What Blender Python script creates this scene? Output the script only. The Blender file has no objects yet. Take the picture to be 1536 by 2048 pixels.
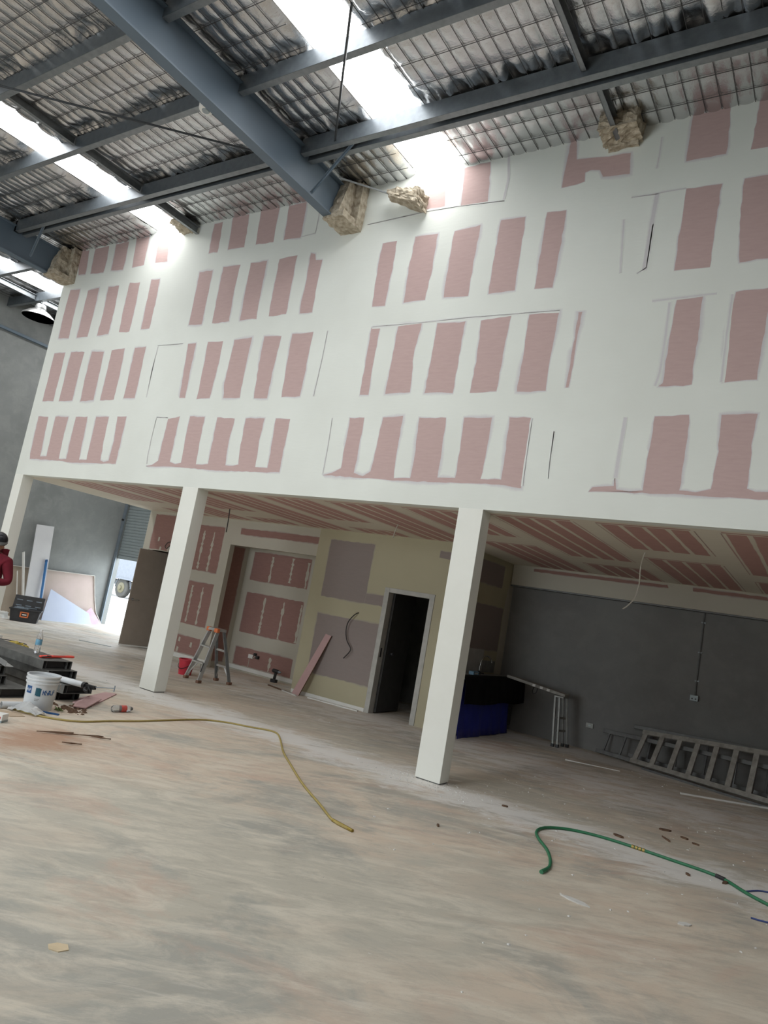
import bpy, bmesh, math, random
import numpy as np
from mathutils import Vector, Matrix, noise as mnoise

C = bpy.context.scene.collection
sc = bpy.context.scene
PI = math.pi
rnd = random.Random(7)

# ------------------------------------------------------------------ camera
CAM = Vector((0.0, -6.8013, 1.622))
yaw, pitch, roll = 0.5874, 0.1392, 0.1776
f0 = Vector((-math.sin(yaw), math.cos(yaw), 0)); r0 = Vector((math.cos(yaw), math.sin(yaw), 0)); u0 = Vector((0, 0, 1))
fw = f0*math.cos(pitch) + u0*math.sin(pitch); up = u0*math.cos(pitch) - f0*math.sin(pitch)
rt = r0*math.cos(roll) + up*math.sin(roll); up2 = -r0*math.sin(roll) + up*math.cos(roll)
cd = bpy.data.cameras.new('camera'); cam = bpy.data.objects.new('camera', cd); C.objects.link(cam)
cam.matrix_world = Matrix(((rt.x, up2.x, -fw.x, CAM.x), (rt.y, up2.y, -fw.y, CAM.y), (rt.z, up2.z, -fw.z, CAM.z), (0, 0, 0, 1)))
cd.sensor_fit = 'VERTICAL'; cd.sensor_height = 24.0; cd.lens = 1408.3/2048*24.0
cd.clip_start = 0.05; cd.clip_end = 300
sc.camera = cam

# ------------------------------------------------------------------ world, lights, exposure
w = bpy.data.worlds.new('sky'); sc.world = w; w.use_nodes = True
bg = w.node_tree.nodes['Background']; bg.inputs[0].default_value = (.86, .94, 1, 1); bg.inputs[1].default_value = 6.0
SKYLIGHT = 10.2
def area(name, loc, aim, sx, sy, power, col):
    l = bpy.data.lights.new(name, 'AREA'); l.shape = 'RECTANGLE'; l.size = sx; l.size_y = sy; l.energy = power; l.color = col
    o = bpy.data.objects.new(name, l); C.objects.link(o); o.location = loc
    o.rotation_euler = (Vector(aim)-Vector(loc)).to_track_quat('-Z', 'Y').to_euler()
# daylight standing in the open roller doorway behind the photographer
area('doorway_daylight', (-7.6, -11.3, 2.0), (-6.2, 0, 1.6), 5.0, 3.8, 50, (1, .985, .95))
vs = sc.view_settings; vs.view_transform = 'Standard'; vs.look = 'None'; vs.exposure = 0.0; vs.gamma = 1.0; vs.use_curve_mapping = False
sc.cycles.max_bounces = 8; sc.cycles.diffuse_bounces = 5; sc.cycles.glossy_bounces = 3; sc.cycles.transmission_bounces = 4
sc.cycles.sample_clamp_indirect = 4.0; sc.cycles.caustics_reflective = False; sc.cycles.caustics_refractive = False

# ------------------------------------------------------------------ materials
def nt(name):
    m = bpy.data.materials.new(name); m.use_nodes = True
    return m, m.node_tree.nodes, m.node_tree.links, m.node_tree.nodes['Principled BSDF']
def ramp(N, L, src, stops):
    r = N.new('ShaderNodeValToRGB'); L.new(src, r.inputs[0]); e = r.color_ramp.elements
    while len(e) < len(stops): e.new(0.5)
    for k, (p, c) in enumerate(stops):
        e[k].position = p; e[k].color = (c, c, c, 1) if not hasattr(c, '__len__') else (*c, 1)
    return r
def noi(N, L, vec, scale, detail=4, rough=.55, dist=0):
    n = N.new('ShaderNodeTexNoise'); n.inputs['Scale'].default_value = scale; n.inputs['Detail'].default_value = detail
    n.inputs['Roughness'].default_value = rough; n.inputs['Distortion'].default_value = dist; L.new(vec, n.inputs['Vector']); return n
def mixc(N, L, fac, a, b, mode='MIX'):
    m = N.new('ShaderNodeMix'); m.data_type = 'RGBA'; m.blend_type = mode
    for s, v in ((m.inputs[0], fac), (m.inputs[6], a), (m.inputs[7], b)):
        if hasattr(v, 'is_linked'): L.new(v, s)
        elif hasattr(v, '__len__'): s.default_value = (*v, 1)
        else: s.default_value = v
    return m.outputs[2]
def mapping(N, L, vec, scale, rot=(0, 0, 0)):
    m = N.new('ShaderNodeMapping'); m.inputs['Scale'].default_value = scale; m.inputs['Rotation'].default_value = rot
    L.new(vec, m.inputs['Vector']); return m.outputs[0]
def bump(N, L, b, h, strength, dist=.01):
    n = N.new('ShaderNodeBump'); n.inputs['Strength'].default_value = strength; n.inputs['Distance'].default_value = dist
    L.new(h, n.inputs['Height']); L.new(n.outputs[0], b.inputs['Normal'])
def mat(name, col, col2=None, rough=.6, metal=0., scale=8., bmp=.0, bscale=None, stretch=(1, 1, 1), spec=.4, lo=.35, hi=.7, detail=5):
    m, N, L, b = nt(name)
    tc = N.new('ShaderNodeTexCoord').outputs['Object']; v = mapping(N, L, tc, stretch)
    n = noi(N, L, v, scale, detail)
    c2 = col2 or tuple(x*.82 for x in col)
    r = ramp(N, L, n.outputs[0], [(lo, col), (hi, c2)]); L.new(r.outputs[0], b.inputs['Base Color'])
    b.inputs['Roughness'].default_value = rough; b.inputs['Metallic'].default_value = metal; b.inputs['Specular IOR Level'].default_value = spec
    if bmp:
        n2 = noi(N, L, v, bscale or scale*4, 6); bump(N, L, b, n2.outputs[0], bmp)
    return m
def emit(name, col, s):
    m, N, L, b = nt(name)
    tc = N.new('ShaderNodeTexCoord').outputs['Object']; n = noi(N, L, tc, .8, 2)
    r = ramp(N, L, n.outputs[0], [(.3, col), (.7, tuple(x*.97 for x in col))])
    b.inputs['Base Color'].default_value = (.8, .8, .8, 1); L.new(r.outputs[0], b.inputs['Emission Color']); b.inputs['Emission Strength'].default_value = s
    return m
def clear(name, col, rough=.08, alpha_w=.75):
    m, N, L, b = nt(name)
    n = noi(N, L, N.new('ShaderNodeTexCoord').outputs['Object'], 20, 3)
    r = ramp(N, L, n.outputs[0], [(.3, col), (.8, tuple(x*.93 for x in col))]); L.new(r.outputs[0], b.inputs['Base Color'])
    b.inputs['Roughness'].default_value = rough; b.inputs['Transmission Weight'].default_value = alpha_w; b.inputs['IOR'].default_value = 1.2
    return m

def board_mat(name, white, white2, halo, pink, pink2):
    """set joint compound over board: attribute 'exposed' 0 = thick compound, 1 = bare board paper"""
    m, N, L, b = nt(name)
    tc = N.new('ShaderNodeTexCoord').outputs['Object']
    at = N.new('ShaderNodeAttribute'); at.attribute_name = 'exposed'
    nl = noi(N, L, tc, .9, 3); ns = noi(N, L, mapping(N, L, tc, (1, 1, 5)), 7, 4); nf = noi(N, L, tc, 40, 3)
    wc = mixc(N, L, ramp(N, L, nl.outputs[0], [(.35, 0), (.7, 1)]).outputs[0], white, white2)
    wc = mixc(N, L, ramp(N, L, ns.outputs[0], [(.45, 0), (.8, .25)]).outputs[0], wc, tuple(x*.93 for x in white))
    pc = mixc(N, L, ramp(N, L, ns.outputs[0], [(.35, 0), (.75, 1)]).outputs[0], pink, pink2)
    pc = mixc(N, L, ramp(N, L, nf.outputs[0], [(.68, 0), (.8, .35)]).outputs[0], pc, white)
    ad = N.new('ShaderNodeMath'); ad.operation = 'MULTIPLY_ADD'; L.new(nf.outputs[0], ad.inputs[0]); ad.inputs[1].default_value = .16; ad.inputs[2].default_value = -.08
    sm = N.new('ShaderNodeMath'); sm.operation = 'ADD'; L.new(ad.outputs[0], sm.inputs[0]); L.new(at.outputs['Fac'], sm.inputs[1])
    f1 = ramp(N, L, sm.outputs[0], [(.08, 0), (.46, 1)]); f2 = ramp(N, L, sm.outputs[0], [(.5, 0), (.6, 1)])
    c = mixc(N, L, f1.outputs[0], wc, halo); c = mixc(N, L, f2.outputs[0], c, pc)
    L.new(c, b.inputs['Base Color']); b.inputs['Roughness'].default_value = .75; b.inputs['Specular IOR Level'].default_value = .25
    bump(N, L, b, ns.outputs[0], .12, .01)
    return m
M = {}
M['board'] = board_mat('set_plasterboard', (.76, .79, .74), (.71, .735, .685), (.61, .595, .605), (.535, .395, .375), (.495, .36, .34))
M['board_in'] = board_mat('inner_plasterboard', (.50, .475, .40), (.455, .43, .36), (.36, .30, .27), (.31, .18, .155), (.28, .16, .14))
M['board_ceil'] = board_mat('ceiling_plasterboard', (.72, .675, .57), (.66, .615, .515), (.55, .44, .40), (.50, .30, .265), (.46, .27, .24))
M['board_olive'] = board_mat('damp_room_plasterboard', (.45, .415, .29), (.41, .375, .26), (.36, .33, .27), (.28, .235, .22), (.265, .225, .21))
M['column'] = mat('column_plaster', (.80, .81, .755), (.77, .78, .72), .7, scale=3, bmp=.06, bscale=30)

def concrete_wall(name, c1, c2, c3):
    m, N, L, b = nt(name); tc = N.new('ShaderNodeTexCoord').outputs['Object']
    n1 = noi(N, L, tc, .7, 5, .6, .6); n2 = noi(N, L, tc, 3.2, 6, .65, .4); n3 = noi(N, L, tc, 30, 3)
    c = mixc(N, L, ramp(N, L, n1.outputs[0], [(.35, 0), (.68, 1)]).outputs[0], c1, c2)
    c = mixc(N, L, ramp(N, L, n2.outputs[0], [(.45, 0), (.75, .7)]).outputs[0], c, c3)
    c = mixc(N, L, ramp(N, L, n3.outputs[0], [(.62, 0), (.75, .25)]).outputs[0], c, tuple(x*.7 for x in c1))
    L.new(c, b.inputs['Base Color']); b.inputs['Roughness'].default_value = .8; bump(N, L, b, n2.outputs[0], .15, .01); return m
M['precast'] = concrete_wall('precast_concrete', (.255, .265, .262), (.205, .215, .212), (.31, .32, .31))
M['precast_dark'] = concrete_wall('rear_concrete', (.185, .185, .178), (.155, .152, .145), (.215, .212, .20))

def floor_mat():
    m, N, L, b = nt('dusty_concrete_floor'); tc = N.new('ShaderNodeTexCoord').outputs['Object']
    rot = mapping(N, L, tc, (1, 1, 1), (0, 0, -.56))          # trowel and drag marks run one way
    v1 = mapping(N, L, rot, (.8, 1.15, 1)); v2 = mapping(N, L, rot, (.6, 1.7, 1)); v3 = mapping(N, L, rot, (.3, 2.2, 1))
    n1 = noi(N, L, v1, .38, 7, .62, .8); n2 = noi(N, L, v1, .75, 9, .68, .7); n3 = noi(N, L, v2, 3.0, 9, .72, .6); n4 = noi(N, L, tc, 24, 6, .65)
    n5 = noi(N, L, v1, .55, 8, .66, 1.2); n6 = noi(N, L, v2, 7, 7, .72); n7 = noi(N, L, v3, 5, 8, .75, .8); n8 = noi(N, L, tc, 70, 4, .7)
    c = mixc(N, L, ramp(N, L, n1.outputs[0], [(.42, 0), (.57, 1)]).outputs[0], (.49, .46, .385), (.61, .51, .405))
    c = mixc(N, L, ramp(N, L, n2.outputs[0], [(.50, 0), (.60, .8)]).outputs[0], c, (.345, .345, .31))
    c = mixc(N, L, ramp(N, L, n5.outputs[0], [(.53, 0), (.63, .65)]).outputs[0], c, (.54, .40, .315))
    c = mixc(N, L, ramp(N, L, n3.outputs[0], [(.46, .0), (.62, .65)]).outputs[0], c, (.68, .625, .52))
    c = mixc(N, L, ramp(N, L, n6.outputs[0], [(.50, 0), (.68, .45)]).outputs[0], c, (.34, .315, .265))
    c = mixc(N, L, ramp(N, L, n7.outputs[0], [(.57, 0), (.72, .4)]).outputs[0], c, (.30, .28, .24))
    c = mixc(N, L, ramp(N, L, n7.outputs[0], [(.28, .55), (.42, 0)]).outputs[0], c, (.70, .66, .58))
    c = mixc(N, L, ramp(N, L, n8.outputs[0], [(.58, 0), (.76, .45)]).outputs[0], c, (.30, .28, .24))
    # plaster dust trodden along the line of the columns and along the rear wall
    sx = N.new('ShaderNodeSeparateXYZ'); L.new(tc, sx.inputs[0])
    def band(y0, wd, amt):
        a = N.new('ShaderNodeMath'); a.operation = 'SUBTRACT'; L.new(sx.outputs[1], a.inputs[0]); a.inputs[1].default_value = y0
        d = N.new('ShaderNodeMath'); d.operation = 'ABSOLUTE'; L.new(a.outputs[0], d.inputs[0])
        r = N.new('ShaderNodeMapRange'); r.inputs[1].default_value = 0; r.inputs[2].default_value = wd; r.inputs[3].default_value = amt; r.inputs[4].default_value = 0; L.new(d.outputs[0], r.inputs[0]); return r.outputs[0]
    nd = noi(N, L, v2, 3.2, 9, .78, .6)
    for y0, wd, amt in ((-.12, .95, .385), (4.75, 1.0, .40), (2.6, 2.6, .30)):  # wide third band: dust colour also stands in for light under the upper floor
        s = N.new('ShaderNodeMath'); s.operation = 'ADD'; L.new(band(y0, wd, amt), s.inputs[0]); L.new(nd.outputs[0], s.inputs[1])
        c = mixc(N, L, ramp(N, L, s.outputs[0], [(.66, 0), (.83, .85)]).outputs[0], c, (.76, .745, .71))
    # red clay trodden in at the left
    vd = N.new('ShaderNodeVectorMath'); vd.operation = 'DISTANCE'; L.new(mapping(N, L, tc, (1, 1, 1)), vd.inputs[0]); vd.inputs[1].default_value = (-5.75, -2.85, 0)
    r = N.new('ShaderNodeMapRange'); r.inputs[1].default_value = .0; r.inputs[2].default_value = 1.15; r.inputs[3].default_value = .42; r.inputs[4].default_value = -.2; L.new(vd.outputs['Value'], r.inputs[0])
    s = N.new('ShaderNodeMath'); s.operation = 'ADD'; L.new(r.outputs[0], s.inputs[0]); L.new(nd.outputs[0], s.inputs[1])
    c = mixc(N, L, ramp(N, L, s.outputs[0], [(.55, 0), (.85, .85)]).outputs[0], c, (.40, .235, .15))
    c = mixc(N, L, ramp(N, L, n4.outputs[0], [(.62, 0), (.8, .35)]).outputs[0], c, (.62, .585, .53))
    L.new(c, b.inputs['Base Color'])
    rr = ramp(N, L, n3.outputs[0], [(.3, .5), (.7, .75)]); L.new(rr.outputs[0], b.inputs['Roughness']); b.inputs['Specular IOR Level'].default_value = .3
    bump(N, L, b, n4.outputs[0], .12, .006); return m
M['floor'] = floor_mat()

def foil_mat():
    m, N, L, b = nt('reflective_foil'); tc = N.new('ShaderNodeTexCoord').outputs['Object']
    n1 = noi(N, L, tc, 14, 6, .65, 1.2); n2 = noi(N, L, mapping(N, L, tc, (3.5, 1, 1)), 7, 5, .6, .8); n3 = noi(N, L, tc, 1.1, 3)
    c = mixc(N, L, ramp(N, L, n3.outputs[0], [(.35, 0), (.65, 1)]).outputs[0], (.70, .705, .71), (.60, .605, .61))
    L.new(c, b.inputs['Base Color']); b.inputs['Metallic'].default_value = 1.; b.inputs['Roughness'].default_value = .26
    a = N.new('ShaderNodeMath'); a.operation = 'ADD'; L.new(n1.outputs[0], a.inputs[0]); L.new(n2.outputs[0], a.inputs[1])
    bump(N, L, b, a.outputs[0], .30, .02); return m
M['foil'] = foil_mat()
M['steel_paint'] = mat('blue_grey_steel_paint', (.105, .145, .185), (.095, .13, .165), .42, .0, 2, spec=.5)
M['galv_shaded'] = mat('shaded_purlin_zinc', (.115, .135, .15), (.09, .105, .12), .40, .4, 14)  # zinc darkened in its colour for the shade on the purlin webs
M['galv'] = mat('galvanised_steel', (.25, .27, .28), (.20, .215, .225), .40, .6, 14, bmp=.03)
M['galv_lt'] = mat('bright_aluminium', (.62, .63, .63), (.52, .53, .53), .35, .8, 10)
M['galv_dull'] = mat('dull_galvanised', (.30, .30, .28), (.22, .22, .205), .55, .5, 9)
M['wire'] = mat('mesh_wire', (.10, .10, .10), None, .5, .5)
M['rod'] = mat('dark_rod', (.05, .055, .06), None, .5, .4)
M['rod_lt'] = mat('grey_rod', (.35, .37, .38), None, .4, .6)
M['spray'] = mat('sprayed_fireproofing', (.53, .475, .38), (.28, .235, .17), .95, scale=16, bmp=.9, bscale=45, spec=.1)
M['sky_on'] = emit('daylit_skylight_sheet', (1, 1, 1), SKYLIGHT)
M['white'] = mat('white_paint', (.74, .74, .71), (.68, .68, .65), .5, scale=5)
M['shutter'] = mat('grey_shutter_steel', (.30, .34, .345), (.27, .31, .315), .45, .2, 3)
M['steelguide'] = mat('door_guide_steel', (.22, .26, .30), None, .4, .4)
M['door_brown'] = mat('taupe_door_skin', (.28, .235, .195), (.25, .21, .175), .6, scale=5)
M['chrome'] = mat('brushed_nickel', (.45, .45, .44), None, .25, .9)
M['black'] = mat('black_plastic', (.018, .018, .02), (.03, .03, .032), .5, scale=9)
M['blacksheet'] = mat('black_plastic_sheet', (.008, .008, .009), (.013, .013, .014), .8, scale=6, bmp=.1, spec=.06)
M['bluetarp'] = mat('blue_tarpaulin', (.012, .02, .26), (.008, .014, .2), .5, scale=5, bmp=.2, bscale=12)
M['orange'] = mat('orange_plastic', (.72, .20, .07), None, .5)
M['red'] = mat('red_plastic', (.55, .035, .06), (.45, .03, .05), .45)
M['redorange'] = mat('red_orange_plastic', (.85, .09, .06), (.75, .07, .05), .5)
M['ladder_grey'] = mat('weathered_grey_ladder', (.34, .325, .29), (.21, .20, .18), .75, scale=11, bmp=.1)
M['ladder_dk'] = mat('dull_alloy_ladder', (.17, .175, .17), (.12, .12, .12), .55, .4, 10)
M['yellow_hose'] = mat('yellow_hose_rubber', (.36, .28, .09), (.29, .225, .075), .6, scale=20)
M['green_hose'] = mat('green_hose_rubber', (.035, .19, .09), (.03, .15, .075), .45, scale=20)
M['blue_rope'] = mat('blue_cord', (.06, .09, .26), None, .7)
M['pinkboard'] = mat('pink_board_paper', (.52, .345, .335), (.47, .305, .295), .8, scale=4)
M['paper_brown'] = mat('board_back_paper', (.36, .30, .235), (.32, .265, .205), .85, scale=4)
M['whiteboard'] = mat('white_board_paper', (.62, .62, .63), (.58, .58, .6), .75, scale=3)
M['blueboard'] = mat('pale_blue_white_board', (.56, .62, .76), (.52, .58, .73), .75, scale=3)
M['pinkpale'] = mat('pale_pink_board', (.64, .47, .56), None, .8)
M['plaster_core'] = mat('gypsum_core', (.68, .66, .62), None, .85)
M['levelblue'] = mat('blue_anodised', (.04, .17, .40), None, .4)
M['bucket'] = mat('white_pail', (.62, .645, .66), (.55, .57, .58), .4, scale=6)
M['navy'] = mat('navy_print', (.02, .09, .25), None, .5)
M['teal'] = mat('teal_print', (.015, .09, .13), None, .5)
M['wood_bit'] = mat('rotten_timber', (.10, .055, .035), (.16, .10, .06), .9, scale=20)
M['card'] = mat('torn_cardboard', (.46, .36, .26), (.38, .30, .21), .9, scale=8)
M['chip'] = mat('plaster_crumb', (.66, .65, .62), None, .9)
M['leaf'] = mat('green_leaf', (.10, .24, .04), (.06, .16, .03), .6, scale=20)
M['plastic'] = clear('clear_plastic', (.92, .94, .95), .12, .8)
M['bag'] = clear('clear_bag', (.86, .88, .88), .2, .55)
M['labelblue'] = mat('blue_bottle_label', (.10, .33, .50), (.25, .45, .58), .5, scale=60)
M['labelred'] = mat('red_bottle_label', (.55, .10, .08), (.45, .07, .06), .5, scale=40)
M['skin'] = mat('skin', (.45, .25, .17), None, .55)
M['hoodie'] = mat('dark_red_fleece', (.17, .012, .025), (.12, .008, .018), .9, scale=10, bmp=.2)
M['capblack'] = mat('black_cap', (.015, .016, .02), None, .28)
M['capbrim'] = mat('grey_brim', (.09, .09, .085), None, .5)
M['floral'] = mat('floral_shorts', (.02, .025, .07), (.55, .55, .6), .9, scale=22, lo=.48, hi=.56)
M['boot'] = mat('tan_boot', (.22, .15, .09), None, .8)
M['cable'] = mat('dark_cable', (.03, .026, .024), None, .6)
M['cable_wh'] = mat('white_cable', (.52, .49, .42), None, .6)
M['steel'] = mat('scratched_stainless', (.42, .42, .41), None, .3, .8)
M['laminate'] = mat('grey_laminate', (.28, .29, .28), None, .4)
M['splash'] = mat('pale_splash_panel', (.46, .46, .44), None, .5)
M['bluebox'] = mat('pale_blue_packet', (.22, .40, .55), None, .6)
M['outconc'] = mat('outdoor_concrete', (.66, .65, .62), (.60, .59, .56), .9, scale=2)
M['truckwhite'] = mat('dimmed_truck_paint', (.15, .165, .195), None, .4)  # white paint darkened in its colour against the strong daylight outside
M['tyre'] = mat('dusty_tyre', (.07, .068, .062), None, .9)
M['hub'] = mat('wheel_hub', (.13, .115, .07), None, .6)
M['chassis'] = mat('truck_chassis', (.09, .09, .09), None, .7)
M['grass'] = mat('roadside_grass', (.10, .15, .025), (.07, .11, .02), .9, scale=12)
M['yellow'] = mat('yellow_glove', (.55, .43, .08), (.30, .24, .08), .85, scale=25)
M['lampglass'] = mat('pale_lamp_glass', (.7, .75, .75), None, .2)
M['dark_room'] = mat('unlit_room_board', (.05, .05, .048), None, .9)  # near-black colour stands in for the darkness of the unlit washroom
M['frame'] = mat('grey_white_frame', (.47, .465, .43), None, .6)
M['channel'] = mat('dark_rolled_steel', (.15, .15, .14), (.09, .09, .085), .6, .3, 9)

# ------------------------------------------------------------------ mesh helpers
class MB:
    def __init__(s, o=(0, 0, 0)): s.v = []; s.f = []; s.o = Vector(o); s.mi = []; s.cur = 0
    def add(s, vs, fs):
        n = len(s.v); s.v += [tuple(Vector(v)-s.o) for v in vs]; s.f += [tuple(i+n for i in f) for f in fs]; s.mi += [s.cur]*len(fs); return s
    def box(s, x0, y0, z0, x1, y1, z1):
        return s.add([(x0,y0,z0),(x1,y0,z0),(x1,y1,z0),(x0,y1,z0),(x0,y0,z1),(x1,y0,z1),(x1,y1,z1),(x0,y1,z1)],
                     [(0,3,2,1),(4,5,6,7),(0,1,5,4),(1,2,6,5),(2,3,7,6),(3,0,4,7)])
    def hexa(s, b, t):
        n = len(b); return s.add(list(b)+list(t), [tuple(range(n-1,-1,-1)), tuple(range(n, 2*n))]+[(i,(i+1)%n,n+(i+1)%n,n+i) for i in range(n)])
    def bar(s, a, b, wd, h, u=(0,0,1), twist=0):
        a = Vector(a); b = Vector(b); d = (b-a).normalized(); u = Vector(u)
        if abs(d.dot(u)) > .98: u = Vector((0,1,0))
        x = d.cross(u).normalized(); y = x.cross(d).normalized()
        if twist:
            q = Matrix.Rotation(twist, 3, d); x = q@x; y = q@y
        c = [(-1,-1),(1,-1),(1,1),(-1,1)]
        return s.hexa([a+x*(i*wd/2)+y*(j*h/2) for i,j in c][::-1], [b+x*(i*wd/2)+y*(j*h/2) for i,j in c][::-1])
    def tube(s, pts, r, n=8):
        pts = [Vector(p) for p in pts]; k = len(pts); rs = r if hasattr(r,'__len__') else [r]*k
        vs = []; pu = None
        for i, p in enumerate(pts):
            d = (pts[min(i+1,k-1)]-pts[max(i-1,0)]).normalized()
            u = pu if pu is not None else (Vector((0,0,1)) if abs(d.z) < .9 else Vector((1,0,0)))
            x = d.cross(u).normalized(); y = x.cross(d).normalized(); pu = y
            for j in range(n):
                a = 2*PI*j/n; vs.append(p+(x*math.cos(a)+y*math.sin(a))*rs[i])
        fs = [(i*n+j, i*n+(j+1)%n, (i+1)*n+(j+1)%n, (i+1)*n+j) for i in range(k-1) for j in range(n)]
        fs += [tuple(range(n-1,-1,-1)), tuple(range((k-1)*n, k*n))]
        return s.add(vs, fs)
    def lathe(s, prof, c=(0,0,0), n=20, M3=None):
        vs = []; c = Vector(c)
        for r, z in prof:
            for j in range(n):
                a = 2*PI*j/n; p = Vector((r*math.cos(a), r*math.sin(a), z)); vs.append(c+(M3@p if M3 else p))
        k = len(prof); fs = [(i*n+j, i*n+(j+1)%n, (i+1)*n+(j+1)%n, (i+1)*n+j) for i in range(k-1) for j in range(n)]
        fs += [tuple(range(n-1,-1,-1)), tuple(range((k-1)*n, k*n))]
        return s.add(vs, fs)
    def slab(s, pts, thick):   # polygon in space (list of 3D points) thickened along its normal
        P = [Vector(p) for p in pts]; nn = Vector((0,0,0))
        for i in range(len(P)): nn += (P[i]-P[0]).cross(P[(i+1)%len(P)]-P[0])
        nn.normalize(); return s.hexa([p-nn*thick for p in P], P)
    def build(s, name, m, parent=None, smooth=False, bevel=0, ang=40):
        me = bpy.data.meshes.new(name); me.from_pydata(s.v, [], s.f); me.validate()
        ms = m if isinstance(m, (list, tuple)) else [m]
        for x in ms: me.materials.append(x)
        if len(ms) > 1 and len(s.mi) == len(me.polygons): me.polygons.foreach_set('material_index', s.mi)
        if smooth:
            me.polygons.foreach_set('use_smooth', [True]*len(me.polygons)); me.set_sharp_from_angle(angle=math.radians(ang))
        o = bpy.data.objects.new(name, me); C.objects.link(o)
        if parent: o.parent = parent
        if bevel:
            b = o.modifiers.new('bevel', 'BEVEL'); b.width = bevel; b.segments = 2; b.limit_method = 'ANGLE'
        return o
def tag(o, label=None, cat=None, group=None, kind=None):
    if label: o['label'] = label
    if cat: o['category'] = cat
    if group: o['group'] = group
    if kind: o['kind'] = kind
    return o
def thing(name, label, cat, loc=(0,0,0), rotz=0, group=None):
    o = bpy.data.objects.new(name, None); C.objects.link(o); o.empty_display_size = .1
    o.location = loc; o.rotation_euler = (0,0,rotz); return tag(o, label, cat, group)
def struct(o): o['kind'] = 'structure'; return o
def copy_tree(o, parent=None):
    c = o.copy(); C.objects.link(c)
    if parent: c.parent = parent
    for ch in list(o.children): copy_tree(ch, c)
    return c
def arc(pts, step=.06):   # smooth Catmull-Rom through points
    P = [Vector(p) for p in pts]; out = []
    for i in range(len(P)-1):
        a = P[max(i-1,0)]; b = P[i]; c = P[i+1]; d = P[min(i+2,len(P)-1)]
        n = max(2, int((c-b).length/step))
        for k in range(n):
            t = k/n; out.append(.5*((2*b)+(c-a)*t+(2*a-5*b+4*c-d)*t*t+(3*b-a-3*c+d)*t**3))
    out.append(P[-1]); return out

def patch(name, outline, org, U, V, parent, m, exposed=1., halo=(.012,.04), jag=.006, lift=.0012, step=.07, seed=0):
    """a bare area of board: ragged outline, feathered compound edge; a thin face of its own"""
    R = random.Random(hash((name, seed)) & 0xffff if False else seed*131+len(outline))
    org = Vector(org); U = Vector(U); V = Vector(V); Nn = U.cross(V)
    P = [Vector((p[0], p[1])) for p in outline]
    ar = sum(P[i].x*P[(i+1)%len(P)].y-P[(i+1)%len(P)].x*P[i].y for i in range(len(P)))
    if ar < 0: P.reverse()
    D = []
    for i in range(len(P)):
        a = P[i]; b = P[(i+1)%len(P)]; n = max(1, int((b-a).length/step))
        for k in range(n): D.append(a+(b-a)*(k/n))
    D = [p+Vector((R.uniform(-jag,jag), R.uniform(-jag,jag))) for p in D]
    n = len(D); hw = R.uniform(*halo); vs = []; f = []
    nr = []
    for i in range(n):
        t = (D[(i+1)%n]-D[i-1]); t = t.normalized() if t.length > 1e-6 else Vector((1,0)); nr.append(Vector((t.y,-t.x)))
    ph = R.uniform(0, 6)
    for i in range(n):
        w2 = hw*(.75+.5*math.sin(ph+i*.37)); q = D[i]+nr[i]*w2; vs.append(org+U*q.x+V*q.y+Nn*(lift*.35))
    for i in range(n): q = D[i]; vs.append(org+U*q.x+V*q.y+Nn*lift)
    for i in range(n): q = D[i]-nr[i]*.007; vs.append(org+U*q.x+V*q.y+Nn*lift)
    fs = [(i,(i+1)%n,n+(i+1)%n,n+i) for i in range(n)]+[(n+i,n+(i+1)%n,2*n+(i+1)%n,2*n+i) for i in range(n)]+[tuple(range(2*n,3*n))]
    me = bpy.data.meshes.new(name); me.from_pydata([tuple(v) for v in vs], [], fs); me.materials.append(m)
    at = me.attributes.new('exposed', 'FLOAT', 'POINT')
    at.data.foreach_set('value', [0.]*n+[.52*exposed]*n+[exposed]*n)
    o = bpy.data.objects.new(name, me); C.objects.link(o); o.parent = parent
    return o
def stroke_outline(pts, wd):
    P = [Vector((p[0], p[1])) for p in pts]; l = []; r = []
    for i in range(len(P)):
        t = (P[min(i+1,len(P)-1)]-P[max(i-1,0)]).normalized(); nn = Vector((-t.y, t.x)); l.append(P[i]+nn*wd/2); r.append(P[i]-nn*wd/2)
    return [tuple(p) for p in l]+[tuple(p) for p in reversed(r)]
def lump(lo, hi, seg, amp, freq, o=(0,0,0), mb=None, taper=None):
    """a roughly box-shaped clod with a noisy skin"""
    bm = bmesh.new(); bmesh.ops.create_cube(bm, size=1); bmesh.ops.subdivide_edges(bm, edges=bm.edges[:], cuts=seg, use_grid_fill=True)
    lo = Vector(lo); hi = Vector(hi); c = (lo+hi)/2; s = hi-lo; vs = []
    for v in bm.verts:
        p = v.co.copy(); n = p.normalized(); p = Vector((p.x*s.x, p.y*s.y, p.z*s.z))+c
        if taper: p = taper(p)
        k = mnoise.noise(p*freq)*amp+mnoise.noise(p*freq*2.7)*amp*.5; vs.append(p+n*k)
    bm.verts.index_update(); fs = [tuple(v.index for v in f.verts) for f in bm.faces]; bm.free()
    mb = mb or MB(o); mb.add(vs, fs); return mb

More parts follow.
